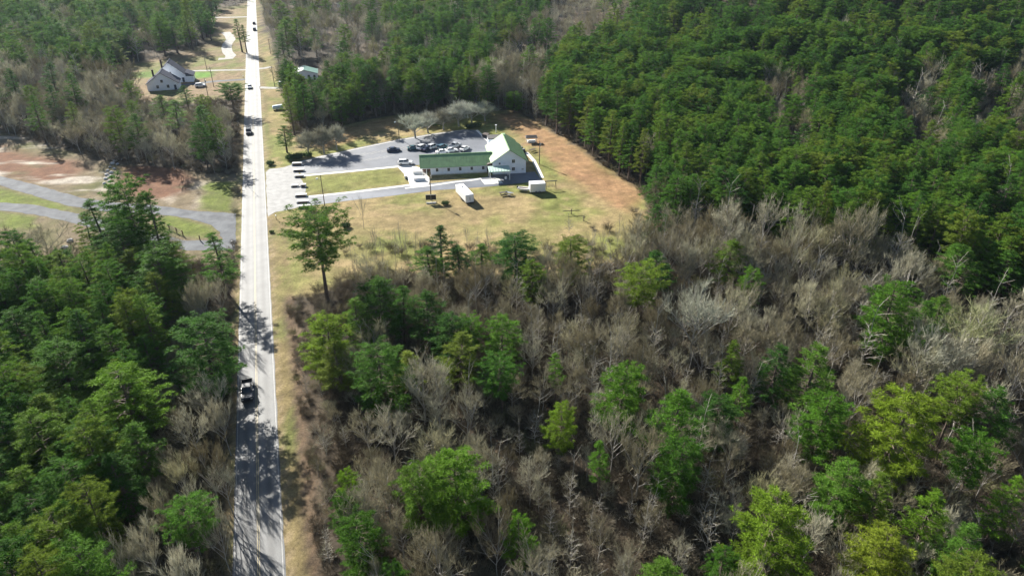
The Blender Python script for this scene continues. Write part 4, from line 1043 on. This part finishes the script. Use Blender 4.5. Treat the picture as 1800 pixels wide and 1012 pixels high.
make_car('suv', 'pale car parked on the short driveway right of the road', G(499, 150), R(15), WH)
gp = 'cars parked in the church lot'
PA = R(60)
make_car('sedan', 'dark blue car parked alone at the left of the church lot', G(692, 266), R(12), NV, gp)
make_car('sedan', 'dark teal car at the left end of the parked row behind the church', G(727, 263), R(20), TL, gp)
make_car('suv', 'white car second from the left in the parked row behind the church', G(743, 262), R(55), WH, gp)
make_car('sedan', 'dark navy car between two white cars in the parked row', G(751, 264), R(55), NV, gp)
make_car('suv', 'white car in the middle of the parked row, next to the dark teal one', G(761, 261), R(55), WH, gp)
make_car('suv', 'dark teal car right of centre in the parked row', G(778, 262), R(55), TL, gp)
make_car('pickup', 'silver pickup truck second from the right in the parked row', G(799, 260), R(55), SV, gp)
make_car('sedan', 'white car at the right end of the parked row', G(817, 264), R(60), WH, gp)
make_car('sedan', 'low white car in front of the row, left one close behind the church roof', G(778, 270), R(15), WH, gp)
make_car('sedan', 'low white car in front of the row, right one close behind the church roof', G(793, 267), R(15), WH, gp)
make_car('suv', 'large white car parked by the white left end of the church', G(713, 289), R(6), WH, gp)

# ------------------------------------------------------------------ street furniture and small things
def lamp_post(px, py, h, label, name='street_lamp'):
    x, y = G(px, py); t = thing(name, label, 'lamp post', (x, y, 0), R(200))
    mb = MB(); mb.tube((0, 0, -.2), (0, 0, h), .13, .08, 8, True); mb.obj('pole', M['pole'], t)
    mb = MB(); mb.tube((0, 0, h - 1.2), (.9, 0, h - .9), .04, .03, 5, True); mb.obj('arm', M['steel'], t)
    mb = MB(); mb.loft([[(.75, -.16, h - 1.05), (1.4, -.13, h - 1.02), (1.4, .13, h - 1.02), (.75, .16, h - 1.05)], [(.8, -.12, h - .78), (1.3, -.09, h - .82), (1.3, .09, h - .82), (.8, .12, h - .78)]]); lh = mb.obj('lamp_head', M['steel'], t)
    mb = MB(); mb.tube((1.1, 0, h - 1.22), (1.1, 0, h - 1.04), .2, .17, 8, True); mb.obj('lens', M['lamp'], lh)
    return t
def util_pole(px, py, h, label, arm=True, rz=0):
    x, y = G(px, py); t = thing('utility_pole', label, 'utility pole', (x, y, 0), rz)
    mb = MB(); mb.tube((0, 0, -.2), (0, 0, h), .16, .1, 8, True); mb.obj('pole', M['pole'], t)
    if arm:
        mb = MB(); mb.box(-1.1, 1.1, -.06, .06, h - .7, h - .56); co = mb.obj('crossarm', M['pole'], t)
        for k in (-1, -.4, .4, 1): mb = MB(); mb.tube((k, 0, h - .56), (k, 0, h - .38), .05, .03, 6, True); mb.obj('insulator', M['steel'], co)
    else:
        mb = MB(); mb.tube((.3, 0, h - 1.8), (.3, 0, h - .9), .2, .2, 8, True); mb.obj('transformer', M['steel'], t)
    return t
lamp_post(571, 362, 9.3, 'tall lamp post on the lawn below the church drive, casting a long shadow')
lamp_post(702, 246, 7.6, 'thin lamp post at the upper edge of the parking lot')
util_pole(948, 289, 8, 'utility pole standing on the lawn right of the church', False)
util_pole(758, 352, 8.5, 'utility pole rising behind the dark sign boards below the church', False)
util_pole(376, 153, 9, 'utility pole between the white houses and the road', True, RZ)
util_pole(364, 124, 7, 'utility pole beside the upper driveway left of the road', True, RZ)
util_pole(483, 152, 9, 'utility pole right of the road by the short driveway', True, RZ)
util_pole(366, 170, 8, 'bare pole in front of the driveway below the white houses', False)
util_pole(476, 95, 8, 'utility pole right of the far road above the driveways', True, RZ)
# dark sign boards at the foot of the pole
x, y = G(758, 357); t = thing('notice_board', 'pair of dark sign boards on posts at the foot of the pole', 'sign', (x, y, 0), R(5))
for s in (-1, 1):
    mb = MB(); mb.box(s * .75 - .68, s * .75 + .68, -.05, .05, 1.0, 2.5); b = mb.obj('board', M['dark'], t)
    mb = MB(); mb.box(s * .75 - .74, s * .75 + .74, -.07, .07, 2.503, 2.6); mb.obj('cap', M['steel'], b)
for k in (-1.45, 0, 1.45): mb = MB(); mb.box(k - .05, k + .05, .052, .15, 0, 2.5); mb.obj('post', M['steel'], t)
mb = MB(); mb.box(-1.4, 1.4, -.5, -.1, 0, .35, .05); mb.obj('planter', M['concrete'], t)
# entrance blocks in a column at the road end of the island
blk = [(523, 290, 3.9, .85, 'topmost pale-capped wall block at the church entrance, near the lot corner'), (526, 301, 4.0, .7, 'second pale-capped wall block from the top at the church entrance'),
       (527, 311, 3.3, .7, 'third wall block from the top at the entrance, dark faced'), (519, 328, 2.4, .6, 'small wall block at the entrance, left one of the side by side pair'),
       (534, 328, 1.8, .9, 'small wall block at the entrance, right one casting a pointed shadow'), (530, 345, 3.9, .7, 'wide wall block at the entrance beside the island walk'),
       (533, 356, 3.9, .6, 'second lowest wall block at the entrance beside the lower drive'), (536, 365, 4.0, .8, 'lowest wall block at the entrance, on the grass edge')]
for px, py, wd, hh, lb in blk:
    x, y = G(px, py); wd *= .8; hh *= .8; t = thing('wall_block', lb, 'low wall', (x, y, 0), R(7), 'pale-capped wall blocks at the church entrance')
    mb = MB(); mb.box(-wd / 2, wd / 2, -.45, .45, -.05, hh); mb.obj('base', M['rail'], t)
    mb = MB(); mb.box(-wd / 2 - .06, wd / 2 + .06, -.55, .7, hh + .003, hh + .12, .03); mb.obj('capstone', M['concrete'], t)
    for s in (-1, 1): mb = MB(); mb.box(s * wd / 2 - .2, s * wd / 2 + .2, -.7, -.455, -.05, hh * .9, .03); mb.obj('pier', M['concrete'], t)
# white cargo trailer
def cargo_trailer():
    x, y = G(817, 349); t = thing('cargo_trailer', 'long white enclosed trailer parked on the lawn below the church', 'trailer', (x, y, 0), math.atan2(182.1 - 195.5, -11.3 + 16.9))
    body = MB(); L = 4.6; hw = 1.25
    body_loft([(-L, .6), (-L, 2.75), (-L + .15, 2.9), (L - .15, 2.9), (L, 2.75), (L, .6)], hw, .05).obj('body', M['trim'], t)
    mb = MB(); mb.box(L + .003, L + .05, -1.05, 1.05, .75, 2.6); d_ = mb.obj('rear_door', M['white'], t); mb = MB(); mb.box(L + .052, L + .1, -.05, .05, 1.2, 2.2); mb.obj('latch', M['dark'], d_)
    mb = MB(); mb.box(L - .1, L + .1, -hw + .05, hw - .05, .35, .595); mb.obj('bumper', M['dark'], t)
    mb = MB(); mb.box(-2.2, -1.7, -.3, .3, 2.9, 3.05, .04); mb.obj('roof_vent', M['steel'], t)
    wheels(t, (.2, 1.2), hw, .36)
    mb = MB(); mb.tube((-L, -.5, .5), (-L - 1.4, 0, .5), .05, .05, 5, True); mb.tube((-L, .5, .5), (-L - 1.4, 0, .5), .05, .05, 5, True); mb.obj('drawbar', M['steel'], t)
cargo_trailer()
x, y = G(944, 337); t = thing('storage_box', 'white box shaped storage shed on wheels at the right of the lawn', 'shed', (x, y, 0), R(8))
mb = MB(); mb.box(-2.3, 2.3, -1.3, 1.3, .45, 3.0, .06); mb.obj('body', M['trim'], t)
mb = MB(); mb.box(2.303, 2.35, -1.0, 1.0, .6, 2.7); mb.obj('door', M['white'], t); wheels(t, (-.5, .5), 1.3, .35)
mb = MB(); mb.tube((-2.3, 0, .5), (-3.8, 0, .45), .06, .05, 5, True); mb.obj('drawbar', M['steel'], t)
# boat on a trailer
x, y = G(923, 336); t = thing('boat', 'small open boat on the grass left of the white storage shed', 'boat', (x, y, .25), R(-18))
rg = []
for xx, w_, zb, zt in ((-2.2, .75, .15, .75), (-1, .9, .05, .75), (.6, .85, .05, .8), (1.7, .5, .2, .9), (2.5, .06, .6, 1.0)): rg.append([(xx, -w_, zt), (xx, -w_ * .6, zb), (xx, 0, zb - .08), (xx, w_ * .6, zb), (xx, w_, zt)])
mb = MB(); mb.loft(rg); mb.obj('hull', M['trim'], t)
mb = MB(); mb.face([(-2.0, -.6, .77), (1.5, -.4, .86), (1.5, .4, .86), (-2.0, .6, .77)]); mb.box(-1.9, 1.0, -.55, .55, .765, .80); mb.obj('deck', M['dark_brown'], t)
mb = MB(); mb.box(-2.55, -2.22, -.2, .2, .3, 1.15, .04); mb.obj('outboard_motor', M['dark'], t)
def picnic(px, py, rz, label, top, k=1.0):
    x, y = G(px, py); t = thing('picnic_table', label, 'picnic table', (x, y, 0), rz)
    t.scale = (k, k, k)
    for j in range(5): mb = MB(); mb.box(-.95, .95, -.4 + j * .165, -.26 + j * .165, .72, .77); mb.obj('plank', top, t)
    for s in (-1, 1):
        mb = MB(); mb.box(-.95, .95, s * .75 - .14, s * .75 + .14, .42, .47); mb.obj('bench', top, t)
        mb = MB(); mb.tube((s * .7, -.8, 0), (s * .7, .1, .74), .05, .05, 4); mb.tube((s * .7, .8, 0), (s * .7, -.1, .74), .05, .05, 4); mb.obj('leg', M['rail'], t)
picnic(885, 343, R(15), 'dark picnic table on the lawn, left of the pair below the church', M['dark_brown'], 1.2)
picnic(894, 343, R(-30), 'picnic table with a pale top on the lawn, right of the pair below the church', M['steel'], 1.2)
picnic(936, 267, R(40), 'dark picnic table on the lawn near the shelter behind the church', M['dark_brown'], 1.2)
# play frame right of the shed
x, y = G(968, 331); t = thing('swing_frame', 'dark frame with a flat top standing right of the white storage shed', 'frame', (x, y, 0), R(10))
for sx in (-1.5, 1.5): mb = MB(); mb.tube((sx, -.8, 0), (sx, 0, 2.3), .06, .05, 5); mb.tube((sx, .8, 0), (sx, 0, 2.3), .06, .05, 5); mb.obj('leg', M['dark'], t)
mb = MB(); mb.box(-1.9, 1.9, -.15, .15, 2.25, 2.4); mb.obj('top_beam', M['dark'], t)
for sx in (-.6, .6): mb = MB(); mb.tube((sx - .2, 0, .6), (sx - .2, 0, 2.25), .015, .015, 3); mb.tube((sx + .2, 0, .6), (sx + .2, 0, 2.25), .015, .015, 3); mb.box(sx - .25, sx + .25, -.12, .12, .55, .6); mb.obj('swing', M['dark'], t)
# shelter behind the church
x, y = G(934, 250); t = thing('shelter', 'small dark-roofed open shelter with white base behind the church', 'shelter', (x, y, 0), R(5))
for sx in (-1.7, 1.7):
    for sy in (-1.2, 1.2): mb = MB(); mb.box(sx - .07, sx + .07, sy - .07, sy + .07, 0, 1.9); mb.obj('post', M['trim'], t)
mb = MB(); mb.loft([[(-2.1, -1.6, 1.9), (2.1, -1.6, 1.9), (2.1, 1.6, 1.9), (-2.1, 1.6, 1.9)], [(-1.8, -.1, 2.6), (1.8, -.1, 2.6), (1.8, .1, 2.6), (-1.8, .1, 2.6)]]); mb.obj('roof', M['chimney'], t)
mb = MB(); mb.box(-1.4, 1.4, -.7, .7, 0, .75, .04); mb.obj('counter', M['trim'], t)
x, y = G(854, 242); t = thing('dumpster', 'dark dumpster beside the upper corner of the parking lot', 'dumpster', (x, y, 0), R(-30))
mb = MB(); mb.loft([[(-1, -.7, .1), (1, -.7, .1), (1, .7, .1), (-1, .7, .1)], [(-1.1, -.9, 1.3), (1.1, -.9, 1.3), (1.1, .9, 1.5), (-1.1, .9, 1.5)]]); mb.obj('bin', M['dark'], t)
mb = MB(); mb.loft([[(-1.15, -.95, 1.31), (1.15, -.95, 1.31), (1.15, .95, 1.51), (-1.15, .95, 1.51)], [(-1.1, -.9, 1.37), (1.1, -.9, 1.37), (1.1, .9, 1.57), (-1.1, .9, 1.57)]]); mb.obj('lid', M['dark_brown'], t)
x, y = G(872, 233); t = thing('standpipe', 'white post with a cap on the lawn behind the parking lot', 'post', (x, y, 0))
mb = MB(); mb.tube((0, 0, 0), (0, 0, 2.6), .16, .14, 8, True); mb.obj('post', M['trim'], t); mb = MB(); mb.box(-.35, .35, -.25, .25, 2.6, 2.9, .04); mb.obj('cap', M['trim'], t)
# air conditioners and tank by the right wall
for px, py, lb in ((908, 264, 'dark air conditioning unit against the right wall of the church, upper one'), (912, 268, 'air conditioning unit against the right wall of the church, lower one')):
    x, y = G(px, py); t = thing('air_conditioner', lb, 'air conditioner', (x + 1.5, y, 0), CA)
    mb = MB(); mb.box(-.6, .6, -.6, .6, .1, 1.2, .05); mb.obj('housing', M['dark'], t); mb = MB(); mb.tube((0, 0, 1.2), (0, 0, 1.24), .45, .45, 12, True); mb.obj('fan_grille', M['steel'], t)
x, y = G(889, 315); t = thing('water_butt', 'small pale barrel standing in the shadow beside the church canopy', 'barrel', (x, y, 0))
mb = MB(); mb.tube((0, 0, 0), (0, 0, .45), .3, .36, 10, True); mb.tube((0, 0, .45), (0, 0, .95), .36, .28, 10, True); mb.obj('barrel', M['trim'], t); mb = MB(); mb.tube((0, 0, .951), (0, 0, 1.0), .25, .25, 10, True); mb.obj('lid', M['steel'], t)
# wooden crosses on the meadow
for px, py, w_, h_, lb in ((1004, 376, 4.6, 1.5, 'low wooden cross with a very wide beam on the lower right of the meadow'), (1026, 388, .9, 1.6, 'small dark wooden cross right of and below the wide one')):
    x, y = G(px, py); t = thing('wooden_cross', lb, 'cross', (x, y, 0), R(8))
    mb = MB(); mb.box(-.1, .1, -.1, .1, -.1, h_); mb.obj('upright', M['pole'], t); mb = MB(); mb.box(-w_ / 2, w_ / 2, -.21, -.103, h_ * .62, h_ * .62 + .2); mb.obj('beam', M['pole'], t)
# walls, steps and rails at the white church entrance
for px, py, w_, lb in ((712, 312, 3.0, 'white low wall with dark opening on the church patio, left side'), (735, 306, 3.2, 'white low wall on the church patio beside the end wall'), (738, 318, 3.6, 'white low wall along the lower edge of the church patio')):
    x, y = G(px, py); t = thing('patio_wall', lb, 'low wall', (x, y, .06), R(8 if w_ != 3.0 else 100))
    mb = MB(); mb.box(-w_ / 2, w_ / 2, -.15, .15, 0, .8); mb.obj('base', M['trim'], t); mb = MB(); mb.box(-w_ / 2 - .05, w_ / 2 + .05, -.22, .22, .803, .9, .02); mb.obj('capstone', M['concrete'], t)
# fence of the left grass island
fp = [(272, 391), (285, 397), (298, 403), (311, 409), (322, 414), (352, 423), (380, 420)]
t = thing('rail_fence', 'brown post and rail fence along the grass strip left of the road', 'fence', G(298, 403) + (0,))
ox, oy = G(298, 403); pts_ = [(G(*p)[0] - ox, G(*p)[1] - oy) for p in fp]
for a in pts_[:6]: mb = MB(); mb.box(a[0] - .1, a[0] + .1, a[1] - .1, a[1] + .1, -.1, 1.5, .02); mb.obj('post', M['rail'], t)
for a, b in zip(pts_[:5], pts_[1:5]):
    for z in (.45, .85, 1.25): mb = MB(); mb.tube((a[0], a[1], z), (b[0], b[1], z), .07, .07, 4, True); mb.obj('rail', M['rail'], t)
# mailboxes
for px, py, lb in ((457, 157, 'mailbox on a post at the short driveway right of the road'), (428, 138, 'mailbox on a post where the tan driveway meets the road'), (409, 432, 'dark mailbox on a post by the gravel road mouth'), (486, 386, 'pale mailbox on a post at the corner of the church entrance')):
    x, y = G(px, py); t = thing('mailbox', lb, 'mailbox', (x, y, 0), RZ)
    mb = MB(); mb.box(-.06, .06, -.06, .06, -.1, 1.05); mb.obj('post', M['rail'], t)
    mb = MB(); mb.loft([[(dx * .14, -.28, 1.053 + dz * .26) for dx, dz in ((-1, 0), (1, 0), (1, .6), (.5, 1), (-.5, 1), (-1, .6))], [(dx * .14, .28, 1.053 + dz * .26) for dx, dz in ((-1, 0), (1, 0), (1, .6), (.5, 1), (-.5, 1), (-1, .6))]]); mb.obj('box', M['dark'] if 'dark' in lb else M['steel'], t)
# covered trailer right of the road
x, y = G(489, 193); t = thing('covered_trailer', 'trailer under a pale blue tarpaulin on the grass right of the road', 'trailer', (x, y, 0), R(20))
mb = MB(); mb.loft([[(-2.1, -1.1, .5), (2.1, -1.1, .5), (2.1, 1.1, .5), (-2.1, 1.1, .5)], [(-2.1, -1.15, 1.3), (2.1, -1.15, 1.4), (2.1, 1.15, 1.4), (-2.1, 1.15, 1.3)], [(-1.8, -.5, 1.8), (1.7, -.5, 2.0), (1.7, .5, 2.0), (-1.8, .5, 1.8)]]); mb.obj('tarpaulin', M['tarp'], t)
mb = MB(); mb.box(-2.0, 2.9, -.1, .1, .36, .48); mb.obj('chassis', M['dark'], t); wheels(t, (-.5, .5), 1.0, .33)
# rocks
rk = random.Random(9)
def rock(px, py, s, label, group):
    x, y = G(px, py); mb = MB(); n = 7; rg = []
    for z, k in ((-.1, .9), (.35, 1.0), (.75, .75), (.95, .35)): rg.append([(math.cos(6.28 * i / n) * s * k * rk.uniform(.75, 1.2), math.sin(6.28 * i / n) * s * k * rk.uniform(.7, 1.1), z * s * .8) for i in range(n)])
    mb.loft(rg); o = mb.obj('rock', M['rock'], None, (x, y, 0), rk.uniform(0, 6)); tag(o, label, 'rock', group)
dt = [(206, 277), (211, 281), (203, 283), (198, 288), (207, 289), (194, 294), (201, 297), (190, 300), (196, 304), (188, 308), (195, 311), (186, 315), (192, 319), (184, 323)]
NTH2 = 'first second third fourth fifth sixth seventh eighth ninth tenth eleventh twelfth thirteenth fourteenth'.split()
for i, (px, py) in enumerate(dt): rock(px, py, rk.uniform(.5, .95), NTH2[i] + ' pale rock from the top in the stony ditch between the red fields', 'rocks in the stony ditch')
for px, py, lb in ((123, 424, 'pale boulder beside the gravel track below the bare trees'), (114, 436, 'larger pale boulder lower on the gravel track'), (110, 448, 'flat pale stone under the dark bare tree')): rock(px, py, .9, lb, 'boulders by the gravel track')
# low evergreen bushes
for i, (px, py, s, lb) in enumerate([(512, 281, 1.2, 'low dark bush at the road end of the parking lot'), (524, 279, 1.3, 'second low dark bush along the top of the parking lot'), (541, 276, 1.1, 'third low dark bush along the top of the parking lot'), (476, 290, .9, 'small dark bush beside the road above the church entrance'), (783, 360, .8, 'small pale green bush right of the dark sign boards'), (838, 224, 1.3, 'dark bush behind the upper corner of the parking lot'), (826, 226, 1.1, 'dark bush left of the one behind the lot corner'), (478, 409, .45, 'small dark shrub on the verge below the church entrance'), (608, 400, .9, 'small green bush in the shadow of the lamp post')]):
    x, y = G(px, py); me = brush_proto(300 + i, 1.5, 2.2, 320, leafy=1); o = link('bush', me, None, (x, y, 0)); o.scale = (s, s, s); tag(o, lb, 'bush')
# ------------------------------------------------------------------ air
mb = MB(); mb.box(-1100, 1200, -60, 1500, -2, CH + 4)
hm = bpy.data.materials.new('haze'); hm.use_nodes = True; t_ = hm.node_tree; t_.nodes.remove(t_.nodes['Principled BSDF'])
pv = t_.nodes.new('ShaderNodeVolumePrincipled'); pv.inputs['Color'].default_value = (.6, .78, 1, 1); pv.inputs['Density'].default_value = .00004; pv.inputs['Anisotropy'].default_value = .3
t_.links.new(pv.outputs[0], t_.nodes['Material Output'].inputs['Volume'])
hz = mb.obj('haze', hm); tag(hz, kind='stuff')
